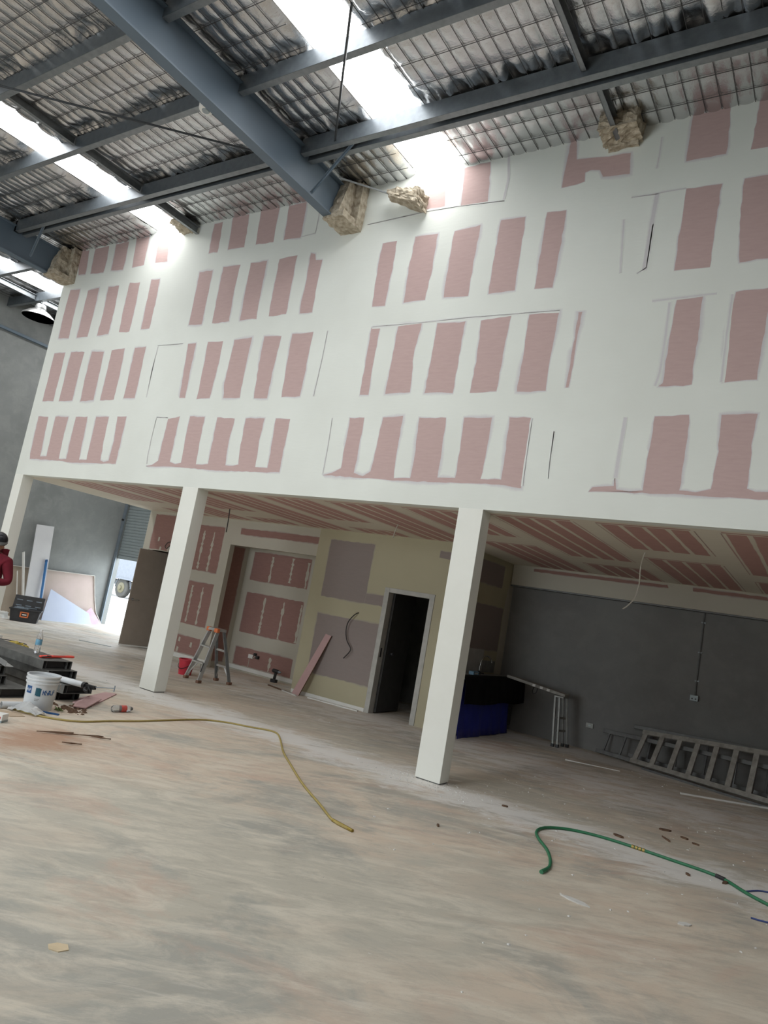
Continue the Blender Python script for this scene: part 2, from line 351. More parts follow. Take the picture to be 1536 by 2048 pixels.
# ------------------------------------------------------------------ room shell
ZC = 2.885
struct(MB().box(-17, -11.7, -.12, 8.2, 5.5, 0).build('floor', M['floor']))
wf = MB(); wf.box(-12.5, 0, ZC, 3.2, .14, 7.34); wall_front = struct(wf.build('wall_front', M['board']))
struct(MB().box(-16.66, -11.7, 0, -16.5, 5.5, 7.5).build('wall_left', M['precast']))
wl = MB().box(-13.1, 5.35, 0, -4.99, 5.5, 7.6); wl.box(-16.5, 5.35, 3.35, -13.1, 5.5, 7.6); wl.box(-16.5, 5.35, 0, -16.42, 5.5, 3.35)
struct(wl.build('wall_back', M['precast']))
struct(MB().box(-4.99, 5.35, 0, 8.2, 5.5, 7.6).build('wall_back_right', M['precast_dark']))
struct(MB().box(8.05, -11.7, 0, 8.2, 5.35, 7.6).build('wall_right', M['precast']))
wb = MB().box(-16.5, -11.7, 0, -10.2, -11.5, 7.4); wb.box(-5.0, -11.7, 0, 8.05, -11.5, 7.4); wb.box(-10.2, -11.7, 4.1, -5.0, -11.5, 7.4)
struct(wb.build('wall_behind', M['precast']))
ceil_in = struct(MB().box(-12.55, .14, ZC, 3.2, 5.35, ZC+.1).build('ceiling', M['board_ceil']))
struct(MB().box(-12.55, .14, ZC+.1, -12.43, 5.35, 7.3).build('wall_upper_left', M['board']))
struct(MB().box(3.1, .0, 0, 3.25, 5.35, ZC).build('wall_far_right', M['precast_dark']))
struct(MB().bar((-16.46, -13, 6.47), (-16.46, 5.3, 6.47), .08, .06).build('trim_1', M['steel_paint']))
struct(MB().box(-4.99, 5.2, 2.52, 3.1, 5.35, ZC).build('trim_2', M['board_in']))
struct(MB().box(-4.99, 5.19, 2.495, 3.1, 5.35, 2.515).build('shadow_line', M['ladder_dk']))  # dark strip painting in the shadow line under the bulkhead
for k, (xa, xb) in enumerate(((-4.6, -2.32), (-1.95, -.9), (-.7, .5))):
    patch('plasterboard_strip', [(xa, 2.80), (xb, 2.80), (xb-.02, 2.845), (xa, 2.85)], (0, 5.2, 0), (1,0,0), (0,0,1), bpy.data.objects['trim_2'], M['board_in'], seed=900+k, jag=.004)

# bare strips of pink board left showing between the compound bands of the tall wall: x,z outlines in metres
FAC = "-12.29,7.19 -11.94,7.15 -11.9,6.89 -11.88,6.67 -12.09,6.68;-11.76,7.15 -11.35,7.15 -11.32,6.89 -11.33,6.64 -11.72,6.66;-11.15,7.15 -10.8,7.16 -10.77,6.89 -10.77,6.62 -11.11,6.65;-10.59,7.17 -10.24,7.16 -10.23,6.92 -10.22,6.63 -10.53,6.63;-10,7.16 -9.72,7.16 -9.66,6.84 -9.62,6.62 -9.92,6.64;-12.23,6.4 -11.92,6.38 -11.92,6.01 -11.9,5.43 -12.22,5.45 -12.25,5.95;-11.66,6.33 -11.35,6.35 -11.32,5.9 -11.33,5.42 -11.65,5.43 -11.66,5.9;-11.07,6.33 -10.77,6.32 -10.74,5.91 -10.74,5.44 -11.06,5.42 -11.04,5.84;-10.49,6.34 -10.21,6.32 -10.18,5.89 -10.18,5.43 -10.46,5.44 -10.48,5.84;-9.92,6.33 -9.7,6.32 -9.67,5.87 -9.67,5.45 -9.88,5.45 -9.9,5.86;-12.23,5.16 -11.89,5.16 -11.88,4.75 -11.89,4.25 -12.22,4.25;-11.71,5.16 -11.31,5.14 -11.32,4.73 -11.31,4.25 -11.71,4.24;-11.09,5.13 -10.74,5.11 -10.72,4.62 -10.71,4.24 -11.07,4.23 -11.1,4.59;-10.53,5.12 -10.19,5.14 -10.16,4.68 -10.16,4.24 -10.52,4.24;-9.92,5.13 -9.65,5.13 -9.63,4.66 -9.63,4.26 -9.91,4.26;-12.22,3.96 -11.91,3.96 -11.89,3.6 -11.86,3.23 -11.67,3.24 -11.68,3.61 -11.69,3.96 -11.31,3.95 -11.31,3.58 -11.29,3.2 -11.07,3.2 -11.08,3.56 -11.09,3.95 -10.76,3.95 -10.73,3.59 -10.71,3.21 -10.5,3.21 -10.51,3.57 -10.52,3.95 -10.18,3.95 -10.16,3.54 -10.13,3.21 -10.03,3.19 -9.92,3.21 -9.9,3.55 -9.95,3.96 -9.72,3.95 -9.72,3.6 -9.72,3.17 -10.86,3.15 -11.32,3.17 -12.16,3.18 -12.19,3.28;-8.64,5.12 -8.46,5.12 -8.45,4.65 -8.43,4.24 -8.56,4.24;-8.2,5.12 -7.88,5.11 -7.87,4.77 -7.9,4.23 -8.17,4.22 -8.18,4.75;-7.64,5.11 -7.3,5.13 -7.3,4.73 -7.29,4.22 -7.61,4.22 -7.66,4.46;-7.06,5.13 -6.73,5.11 -6.76,4.64 -6.76,4.21 -7.01,4.21 -7.05,4.7;-6.54,5.13 -6.17,5.13 -6.17,4.6 -6.18,4.22 -6.5,4.22 -6.53,4.76;-8.71,3.91 -8.46,3.95 -8.46,3.59 -8.45,3.24 -8.33,3.22 -8.2,3.24 -8.23,3.63 -8.23,3.95 -7.91,3.94 -7.91,3.63 -7.88,3.23 -7.75,3.22 -7.64,3.24 -7.64,3.6 -7.65,3.93 -7.29,3.92 -7.32,3.58 -7.29,3.23 -7.14,3.23 -7.04,3.25 -7.07,3.46 -7.08,3.92 -6.73,3.92 -6.74,3.6 -6.71,3.23 -6.49,3.23 -6.5,3.58 -6.52,3.92 -6.26,3.91 -6.27,3.55 -6.27,3.17 -7.59,3.15 -8.03,3.17 -8.97,3.16 -8.84,3.18 -8.72,3.25;-8.66,7.13 -8.48,7.13 -8.45,6.85 -8.44,6.62 -8.64,6.63;-8.26,7.17 -7.91,7.17 -7.88,6.85 -7.87,6.62 -8.22,6.63 -8.23,6.86;-7.67,7.18 -7.3,7.17 -7.29,6.88 -7.28,6.61 -7.63,6.63;-7.11,7.16 -6.78,7.16 -6.76,6.86 -6.76,6.61 -7.07,6.62;-8.75,6.32 -8.45,6.32 -8.44,5.87 -8.43,5.42 -8.72,5.44;-8.23,6.34 -7.87,6.33 -7.88,5.91 -7.85,5.42 -8.21,5.42 -8.22,5.91;-7.65,6.33 -7.32,6.32 -7.32,5.92 -7.29,5.42 -7.62,5.42;-7.08,6.32 -6.75,6.33 -6.74,5.85 -6.73,5.44 -7.06,5.43 -7.07,5.86;-6.5,6.33 -6.41,6.3 -6.38,6.21 -6.27,6.2 -6.27,5.8 -6.26,5.42 -6.48,5.43 -6.5,5.62 -6.48,5.86;-5.21,5.12 -5.08,5.11 -5.08,4.71 -5.07,4.22 -5.2,4.22;-4.81,5.13 -4.47,5.12 -4.51,4.71 -4.46,4.24 -4.82,4.23 -4.81,4.68;-4.25,5.1 -3.88,5.09 -3.88,4.59 -3.88,4.22 -4.26,4.23;-3.67,5.09 -3.31,5.11 -3.33,4.66 -3.34,4.23 -3.67,4.21 -3.65,4.58;-3.09,5.11 -2.75,5.12 -2.77,4.67 -2.77,4.22 -3.1,4.21 -3.09,4.65;-2.53,5.09 -2.5,5.09 -2.51,4.66 -2.52,4.25 -2.55,4.25 -2.54,4.66;-5.28,3.92 -5.06,3.92 -5.06,3.57 -5.06,3.22 -4.92,3.18 -4.82,3.24 -4.8,3.55 -4.79,3.93 -4.5,3.94 -4.5,3.56 -4.48,3.18 -4.25,3.19 -4.25,3.52 -4.27,3.92 -3.91,3.92 -3.9,3.53 -3.9,3.21 -3.67,3.22 -3.67,3.54 -3.68,3.92 -3.34,3.92 -3.34,3.54 -3.36,3.22 -3.12,3.23 -3.12,3.57 -3.13,3.92 -2.89,3.92 -2.89,3.55 -2.88,3.15 -3.22,3.17 -4.42,3.15 -5.54,3.17 -5.39,3.21 -5.27,3.27 -5.28,3.54;-4.7,7.06 -4.5,7.05 -4.47,6.86 -4.44,6.67 -4.73,6.67;-4.25,7.15 -3.9,7.16 -3.87,6.87 -3.85,6.59 -4.21,6.63;-5.29,6.29 -5.07,6.3 -5.06,5.92 -5.07,5.41 -5.27,5.41 -5.29,5.87;-4.79,6.31 -4.47,6.3 -4.46,5.83 -4.49,5.43 -4.79,5.42 -4.81,5.89;-4.24,6.3 -3.89,6.32 -3.9,5.86 -3.9,5.42 -4.23,5.43 -4.24,5.86;-3.63,6.34 -3.32,6.33 -3.32,5.9 -3.32,5.42 -3.64,5.42 -3.64,5.9;-3.07,6.34 -2.84,6.33 -2.85,5.87 -2.87,5.41 -3.08,5.41 -3.07,5.86;-1.56,5.13 -1.32,5.14 -1.32,4.7 -1.33,4.24 -1.63,4.23 -1.59,4.27 -1.58,4.72;-1.03,5.16 -0.73,5.17 -0.76,4.66 -0.78,4.28 -1.07,4.25 -1.07,4.68;-1.62,3.93 -1.31,3.94 -1.31,3.65 -1.32,3.21 -1.18,3.2 -1.05,3.24 -1.03,3.59 -1.04,3.94 -0.74,3.95 -0.76,3.66 -0.76,3.25 -0.69,3.23 -0.57,3.23 -0.52,3.6 -0.53,3.95 -0.31,3.96 -0.28,3.21 -0.42,3.14 -0.59,3.16 -1.28,3.17 -2.17,3.15 -2.13,3.19 -1.92,3.22 -1.92,3.3 -1.9,3.18 -1.77,3.17 -1.65,3.19 -1.64,3.57;-1.6,6.34 -1.27,6.33 -1.28,5.84 -1.29,5.44 -1.62,5.45 -1.61,5.89;-1.07,6.35 -0.74,6.34 -0.73,5.48 -1.03,5.46 -1.07,5.95;-2.91,7.19 -2.85,7.19 -2.81,6.94 -2.45,6.9 -2.21,6.89 -2.2,6.64 -2.48,6.66 -2.53,6.75 -2.62,6.77 -2.69,6.75 -2.68,6.64 -2.94,6.62;-1.62,7.18 -1.27,7.18 -1.26,6.9 -1.26,6.66 -1.64,6.66;-1.01,7.17 -0.74,7.17 -0.75,6.65 -1.04,6.65"
STR = "0.012|-9.34,5.12 -9.36,4.72 -9.34,4.27;0.008|-5.92,5.13 -5.92,4.73 -5.94,4.22;0.008|-9.36,5.14 -9.06,5.13 -8.76,5.13;0.008|-8.98,3.93 -8.99,3.62 -8.98,3.31 -8.96,3.2;0.008|-8.98,3.94 -8.72,3.93;0.01|-5.56,3.92 -5.54,3.54 -5.54,3.19;0.01|-2.87,3.91 -2.87,3.55 -2.86,3.17;0.01|-5.2,5.13 -4.47,5.13 -3.81,5.14 -2.75,5.13;0.03|-3.68,7.27 -3.62,6.86 -3.64,6.61;0.007|-3.63,6.59 -4.27,6.63 -4.72,6.64 -5.6,6.61;0.04|-1.9,3.92 -1.91,3.63 -1.92,3.3;0.025|-1.62,5.11 -1.62,4.76 -1.63,4.38 -1.66,4.24;0.02|-1.06,5.14 -1.07,4.75 -1.07,4.26;0.02|-1.79,5.14 -1.55,5.15 -1.2,5.16;0.045|-1.88,6.34 -1.9,5.94 -1.91,5.49;0.012|-1.88,6 -1.89,5.52 -1.98,5.46;0.012|-2.14,6.35 -1.92,6.34 -1.81,6.35 -1.6,6.35;0.02|-2.19,6.1 -2.15,5.49;0.012|-1.91,7 -1.91,6.82 -1.92,6.64;0.01|-6.5,7.05 -6.49,6.81 -6.49,6.63 -6.76,6.61;0.006|-2.61,3.77 -2.61,3.5 -2.6,3.26"
def polys(s): return [[tuple(float(a) for a in p.split(',')) for p in q.split()] for q in s.split(';')]
for k, P in enumerate(polys(FAC)): patch('plasterboard_strip', P, (0,0,0), (1,0,0), (0,0,1), wall_front, M['board'], seed=k, halo=(.02,.055))
for k, q in enumerate(STR.split(';')):
    wd, pp = q.split('|'); wd = float(wd); P = [tuple(float(a) for a in p.split(',')) for p in pp.split()]
    patch('compound_ridge', stroke_outline(P, wd), (0,0,0), (1,0,0), (0,0,1), wall_front, M['board'], exposed=.46 if wd > .015 else .55, halo=(.015,.03), seed=200+k, jag=.002, lift=.0022)
# continuation of the same boarding to the right of the picture
for k in range(5):
    for z0, z1 in ((3.17,3.93),(4.24,5.13),(5.44,6.33),(6.65,7.17)):
        x = .1+.58*k+rnd.uniform(-.03,.03); patch('plasterboard_strip', [(x,z0),(x+.32,z0),(x+.32,z1),(x,z1)], (0,0,0), (1,0,0), (0,0,1), wall_front, M['board'], seed=300+k*7)

# columns
for k, (x0, x1, lab) in enumerate(((-12.5,-12.24,'square plastered white column at the far left end, behind the person in the cap'),
                                   (-8.045,-7.725,'square plastered white column between the brown door and the step ladder'),
                                   (-3.565,-3.27,'square plastered white column standing in front of the blue tarpaulin'),
                                   (.95,1.25,'square plastered white column outside the right edge of the picture'))):
    if k == 3: continue
    t = thing('column', lab, 'column', ((x0+x1)/2, .1, 0), 0, 'columns carrying the upper wall')
    m = MB((( x0+x1)/2, .1, 0)); m.box(x0, -.001, .012, x1, .2, ZC+.002); m.build('shaft', M['column'], t, bevel=.004)
    b = MB(((x0+x1)/2, .1, 0)); b.box(x0+.01, .012, 0, x1-.01, .19, .014); b.build('base_plate', M['ladder_dk'], t)

# ceiling strips under the upper floor (run front to back)
R2 = random.Random(3); gi = 0
for k in range(-8, 4):
    x0 = -2.13+1.165*k
    if x0 > 2: continue
    runs = ([(.28, 1.79), (2.5, 5.1)] if k % 2 == 0 else [(.28, 3.08), (3.8, 5.1)])
    for (y0, y1) in runs:
        ye = 2.95 if x0 < -5.4 else y1
        if y0 > ye-.3: continue
        y1b = min(y1, ye); wd = .165; gap = .062
        for j in range(4):
            xa = x0+.035+j*(wd+gap); xb = xa+wd+R2.uniform(-.012,.012)
            patch('plasterboard_strip', [(xa,y0+.02),(xb,y0+.02),(xb+.012,(y0+y1b)/2),(xb,y1b),(xa,y1b),(xa-.01,(y0+y1b)/2)], (0,0,ZC), (1,0,0), (0,1,0), ceil_in, M['board_ceil'], seed=400+gi, step=.16, lift=-.0012, jag=.004, halo=(.006,.016)); gi += 1
        xa, xb = x0+.0, x0+.9
        patch('plasterboard_strip', [(xa,y0-.06),(xb,y0-.06),(xb,y0-.015),(xa,y0-.015)], (0,0,ZC), (1,0,0), (0,1,0), ceil_in, M['board_ceil'], seed=600+gi, step=.2, lift=-.0012, halo=(.006,.012))
        for xx in (x0-.012, x0+.92): patch('compound_ridge', [(xx,y0),(xx+.012,y0),(xx+.012,y1b),(xx,y1b)], (0,0,ZC), (1,0,0), (0,1,0), ceil_in, M['board_ceil'], seed=700+gi, step=.3, lift=-.0012, exposed=.7, halo=(.004,.01), jag=.003)

# ---- inner partition (y = 3.1) with doorway and recess
wo = MB(); Y0, Y1 = 3.1, 3.22
wo.box(-12.55, Y0, 0, -12.36, Y1, ZC); wo.box(-12.36, Y0, 2.06, -11.5, Y1, ZC); wo.box(-11.5, Y0, 0, -10.0, Y1, ZC); wo.box(-10.0, Y0, 2.39, -7.82, Y1, ZC)
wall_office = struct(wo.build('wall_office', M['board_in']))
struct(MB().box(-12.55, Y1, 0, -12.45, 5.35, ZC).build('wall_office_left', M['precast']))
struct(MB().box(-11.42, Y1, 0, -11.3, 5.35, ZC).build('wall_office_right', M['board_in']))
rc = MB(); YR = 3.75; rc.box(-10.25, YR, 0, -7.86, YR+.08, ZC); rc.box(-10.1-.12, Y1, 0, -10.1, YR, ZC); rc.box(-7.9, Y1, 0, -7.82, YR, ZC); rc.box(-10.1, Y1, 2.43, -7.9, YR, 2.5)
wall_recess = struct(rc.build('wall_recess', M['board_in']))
struct(MB().box(-11.5, Y0-.014, .05, -10.01, Y0, .13).build('baseboard_1', M['white'], bevel=.003))
struct(MB().box(-10.09, YR-.014, .03, -7.9, YR, .10).build('baseboard_2', M['white'], bevel=.003))
UV = ((1,0,0), (0,0,1))
def rects(par, y, L, m, s0, lift=.0012, **k):
    for i, (xa, za, xb, zb) in enumerate(L): patch('plasterboard_strip', [(xa,za),(xb,za),(xb,zb),(xa,zb)], (0,y,0), *UV, par, m, seed=s0+i, lift=lift, **k)
rects(wall_office, Y0, [(-12.34,2.08,-11.2,2.82),(-11.02,1.79,-10.23,2.70),(-11.01,.72,-10.22,1.56),(-11.0,.15,-10.27,.48),(-9.79,2.61,-7.86,2.73)], M['board_in'], 800)
rects(wall_recess, YR, [(-9.93,1.79,-8.45,2.36),(-9.93,.75,-8.45,1.54),(-9.93,.12,-8.45,.46)], M['board_in'], 820)
patch('plasterboard_strip', [(3.3,.12),(3.62,.12),(3.62,2.38),(3.3,2.38)], (-10.1,0,0), (0,1,0), (0,0,1), wall_recess, M['board_in'], seed=830)
def dots(par, y, x, z0, z1, s):   # a row of filled screw heads
    R = random.Random(s); l = []; r = []; z = z0
    while z < z1:
        wv = R.choice((.012,.014,.03,.036,.018)); dx = R.uniform(-.006,.006); l.append((x-wv+dx, z)); r.append((x+wv+dx, z)); z += R.uniform(.025,.055)
    patch('compound_line', l+r[::-1], (0,y,0), *UV, par, M['board_in'], exposed=0., jag=.003, lift=.0026, halo=(.002,.004), seed=s)
for i, (x, a, b) in enumerate(((-10.78,1.82,2.6),(-10.5,1.8,2.62),(-10.79,.75,1.5),(-10.49,.74,1.48))): dots(wall_office, Y0, x, a, b, 840+i)
for i, (x, a, b) in enumerate(((-9.42,1.8,2.34),(-8.9,1.85,2.34),(-8.5,1.8,2.3),(-9.42,.78,1.5),(-8.92,.76,1.5),(-8.48,.76,1.5),(-9.0,.13,.44))): dots(wall_recess, YR, x, a, b, 860+i)
for i, (x, z) in enumerate(((-10.85,.4),(-10.5,.34),(-10.86,.2),(-12.1,2.3),(-11.75,2.12),(-12.0,2.1),(-11.62,2.3))):
    patch('compound_line', [(x-.03,z-.04),(x+.02,z-.045),(x+.03,z+.04),(x-.02,z+.05)], (0,Y0,0), *UV, wall_office, M['board_in'], exposed=0., jag=.006, lift=.0026, halo=(.003,.006), seed=880+i)

# ---- washroom block
YB = 3.05; wb2 = MB()
wb2.box(-7.82, YB, 0, -6.2, YB+.12, ZC); wb2.box(-6.2, YB, 1.97, -5.38, YB+.12, ZC); wb2.box(-5.38, YB, 0, -5.0, YB+.12, ZC)
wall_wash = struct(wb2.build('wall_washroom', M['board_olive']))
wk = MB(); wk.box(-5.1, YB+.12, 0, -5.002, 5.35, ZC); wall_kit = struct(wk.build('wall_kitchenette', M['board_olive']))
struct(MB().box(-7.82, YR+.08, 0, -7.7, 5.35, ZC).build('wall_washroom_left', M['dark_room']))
rects(wall_wash, YB, [(-7.55,1.71,-6.62,2.71),(-7.54,.40,-6.27,1.41)], M['board_olive'], 890, halo=(.02,.05))
patch('plasterboard_strip', [(-6.63,1.71),(-6.27,1.71),(-6.27,1.89),(-6.63,1.87)], (0,YB,0), *UV, wall_wash, M['board_olive'], seed=897, lift=.001)
patch('plasterboard_strip', [(-5.36,2.62),(-5.02,2.6),(-5.02,2.72),(-5.36,2.73)], (0,YB,0), *UV, wall_wash, M['board_olive'], seed=898, lift=.001)
for i, (a, b, c_, d) in enumerate(((3.25,2.4,4.85,2.78),(3.3,1.3,5.05,2.05))):
    patch('plasterboard_strip', [(a,b),(c_,b),(c_,d),(a,d)], (-5.002,0,0), (0,1,0), (0,0,1), wall_kit, M['board_olive'], seed=910+i, exposed=1.)
patch('compound_line', [(5.08,.9),(5.345,.9),(5.345,2.52),(5.2,2.52),(5.14,2.3),(5.1,1.9)], (-5.002,0,0), (0,1,0), (0,0,1), wall_kit, M['board_in'], exposed=0, lift=.002, seed=915)
struct(MB().box(-7.8, YB-.02, 0, -6.26, YB-.003, .06).build('baseboard_3', M['white'], bevel=.003))
# washroom doorway: frame, striker, door leaf standing open inside
d2 = thing('door_2', None, None, (-5.79, YB, 0)); d2['kind'] = 'structure'
fr = MB((-5.79, YB, 0)); fr.box(-6.26,YB-.015,0,-6.17,YB+.135,2.03); fr.box(-5.41,YB-.015,0,-5.32,YB+.135,2.03); fr.box(-6.17,YB-.015,1.955,-5.41,YB+.135,2.03); fr.build('door_frame', M['frame'], d2, bevel=.004)
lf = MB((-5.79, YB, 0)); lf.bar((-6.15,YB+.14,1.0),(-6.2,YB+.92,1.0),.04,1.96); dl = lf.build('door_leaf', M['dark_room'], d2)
kb = MB((-5.79, YB, 0)); kb.lathe([(.0,0),(.028,0),(.03,.012),(.012,.02),(.012,.04),(.03,.05),(.027,.07),(0,.075)], (-6.13,YB+.26,.97), 12, Matrix(((0,0,1),(0,1,0),(-1,0,0)))); kb.build('door_knob', M['black'], dl, True)
sp = MB((-5.79, YB, 0)); sp.box(-6.172,YB+.03,.9,-6.166,YB+.07,1.05); sp.build('strike_plate', M['black'], d2)

# taupe office door hanging open in its doorway
d3 = thing('door_3', None, None, (-12.3, 2.84, 0)); d3['kind'] = 'structure'
a0, a1 = Vector((-12.31,2.85,0)), Vector((-12.04,3.62,0)); dd = (a1-a0).normalized(); nn = Vector((dd.y,-dd.x,0))
m = MB((-12.3,2.84,0)); m.bar(a0+Vector((0,0,1.04)), a1+Vector((0,0,1.04)), .04, 2.0); leaf = m.build('door_leaf', M['door_brown'], d3, bevel=.003)
hp = a0+dd*.07+Vector((0,0,.97))+nn*.02
m = MB((-12.3,2.84,0)); q = nn.to_track_quat('Z','Y').to_matrix(); m.lathe([(0,0),(.027,0),(.027,.008),(.01,.01),(.01,.045),(0,.046)], hp, 14, q)
m.tube([hp+nn*.04, hp+nn*.045+dd*.03, hp+nn*.04+dd*.13], .009, 8); m.build('lever_handle', M['chrome'], leaf, True)
m = MB((-12.3,2.84,0)); m.bar(a0+Vector((0,0,.025)), a1+Vector((0,0,.025)), .045, .03); m.build('bottom_edge', M['plaster_core'], d3)

# ---- roller door (door_1), part raised, with guides and a concrete reveal
d1 = thing('door_1', None, None, (-14.8, 5.35, 0)); d1['kind'] = 'structure'
prof = [(-.0,0),(-.012,.012),(-.018,.04),(-.012,.068),(0,.08),(.004,.08),(.004,0)]
def slat_mesh():
    m = MB(); vs = []
    for x in (-1.66, 1.66): vs += [(x, a, z) for a, z in prof]
    n = len(prof); m.add(vs, [tuple(range(n)), tuple(range(2*n-1,n-1,-1))]+[(i,n+i,n+(i+1)%n,(i+1)%n) for i in range(n)]); return m
sl = slat_mesh().build('slat', M['shutter'], d1); sl.location = (0, .09, 1.87)
for k in range(1, 20):
    c_ = sl.copy(); C.objects.link(c_); c_.parent = d1; c_.location = (0, .09, 1.87+.0795*k)
m = MB((-14.8,5.35,0)); m.box(-16.46,5.41,1.78,-13.14,5.455,1.87); m.build('bottom_rail', M['shutter'], d1, bevel=.006)
for x in (-16.44, -13.16):
    m = MB((-14.8,5.35,0)); m.box(x-.05,5.33,0,x+.05,5.36,3.35); m.box(x-.05,5.36,0,x-.03,5.46,3.35); m.build('guide_track', M['steelguide'], d1)
m = MB((-14.8,5.35,0)); m.tube([(-16.42,5.36,2.83),(-16.42,5.29,2.83)], .03, 10); m.build('lock_knob', M['black'], d1)

# ---- outside, seen under the roller door
struct(MB().box(-60, 5.5, -.12, 10, 60, -.005).build('ground_outside', M['outconc']))
tk = thing('truck', 'white flat-sided truck parked outside beyond the half raised roller door', 'truck', (-30.5, 17, 0))
o = (-30.5,17,0)
m = MB(o); m.box(-35,16.5,.98,-26.5,18.6,2.35); m.box(-35,16.44,.92,-26.5,16.52,1.0); m.build('tray_body', M['truckwhite'], tk, bevel=.02)
m = MB(o); m.box(-35.2,16.7,.62,-26,16.85,.85); m.box(-35.2,18.2,.62,-26,18.35,.85); [m.box(x,16.7,.6,x+.1,18.3,.72) for x in (-34,-32,-29,-27.5)]; m.build('chassis_rail', M['chassis'], tk)
m = MB(o); m.box(-26.3,16.5,.7,-24.4,18.5,2.6); m.build('cab', M['truckwhite'], tk, bevel=.15)
for x in (-30.65, -32.6, -25.3):
    m = MB(o); q = Matrix(((1,0,0),(0,0,-1),(0,1,0))); m.lathe([(.2,.0),(.46,.0),(.5,.05),(.5,.24),(.46,.28),(.2,.28)], (x,16.88,.5), 24, q); wh = m.build('wheel', M['tyre'], tk, True)
    m = MB(o); m.lathe([(0,0),(.27,0),(.27,.03),(.12,.06),(.1,.12),(0,.12)], (x,16.62,.5), 18, q); m.build('hub', M['hub'], wh, True)
    m = MB(o); m.tube([(x+.62*math.cos(a), 16.7, .5+.62*math.sin(a)) for a in [PI*i/10 for i in range(11)]], .03, 6); m.build('mudguard', M['truckwhite'], tk)
gm = MB()
R3 = random.Random(5)
for i in range(500):
    x, y = R3.uniform(-33.5,-31.2), R3.uniform(15.2,16.1); h = R3.uniform(.15,.42); gm.add([(x,y,-.01),(x+.05,y,-.01),(x+R3.uniform(-.06,.06),y+R3.uniform(-.1,.1),h)], [(0,1,2)])
tag(gm.build('roadside_grass', M['grass']), 'tuft of bright green grass beside the wheel of the truck outside', 'grass', kind='stuff')

# ------------------------------------------------------------------ roof
def zr(y): return 7.18+.025*y
SKY = [(-15.25,-14.42), (-10.06,-9.43), (-4.96,-4.28)]
roof = struct(MB().hexa([(-16.7,-11.7,zr(-11.7)+.14),(8.2,-11.7,zr(-11.7)+.14),(8.2,5.6,zr(5.6)+.14),(-16.7,5.6,zr(5.6)+.14)],
                        [(-16.7,-11.7,zr(-11.7)+.2),(8.2,-11.7,zr(-11.7)+.2),(8.2,5.6,zr(5.6)+.2),(-16.7,5.6,zr(5.6)+.2)]).build('ceiling', M['galv_dull']))
for k, (a, b) in enumerate(SKY):
    ye = 5.3 if b < -12.5 else -.002
    m = MB(); m.add([(a,-11.4,zr(-11.4)+.07),(b,-11.4,zr(-11.4)+.07),(b,ye,zr(ye)+.07),(a,ye,zr(ye)+.07)], [(0,1,2,3)])
    struct(m.build('window_%d' % (k+1), M['sky_on']))
struct(MB().add([(.35,-11.4,zr(-11.4)),(1.05,-11.4,zr(-11.4)),(1.05,-5.4,zr(-5.4)),(.35,-5.4,zr(-5.4))], [(0,1,2,3)]).build('window_4', M['sky_on']))  # added, unseen skylight that brightens the floor at the right
struct(MB().add([(5.0,-11.4,zr(-11.4)-.05),(5.7,-11.4,zr(-11.4)-.05),(5.7,-5.4,zr(-5.4)-.05),(5.0,-5.4,zr(-5.4)-.05)], [(0,1,2,3)]).build('window_5', M['sky_on']))  # added out of view to brighten the roof foil and the right-hand floor
def vnoise(x, y, s, seed):
    g = np.random.RandomState(seed).rand(257,257); X = (x*s) % 256; Y = (y*s) % 256; i = X.astype(int); j = Y.astype(int); u = X-i; v = Y-j
    u = u*u*(3-2*u); v = v*v*(3-2*v)
    return (g[i,j]*(1-u)+g[i+1,j]*u)*(1-v)+(g[i,j+1]*(1-u)+g[i+1,j+1]*u)*v
PUR_Y = [-3.29, -2.23, -1.13]
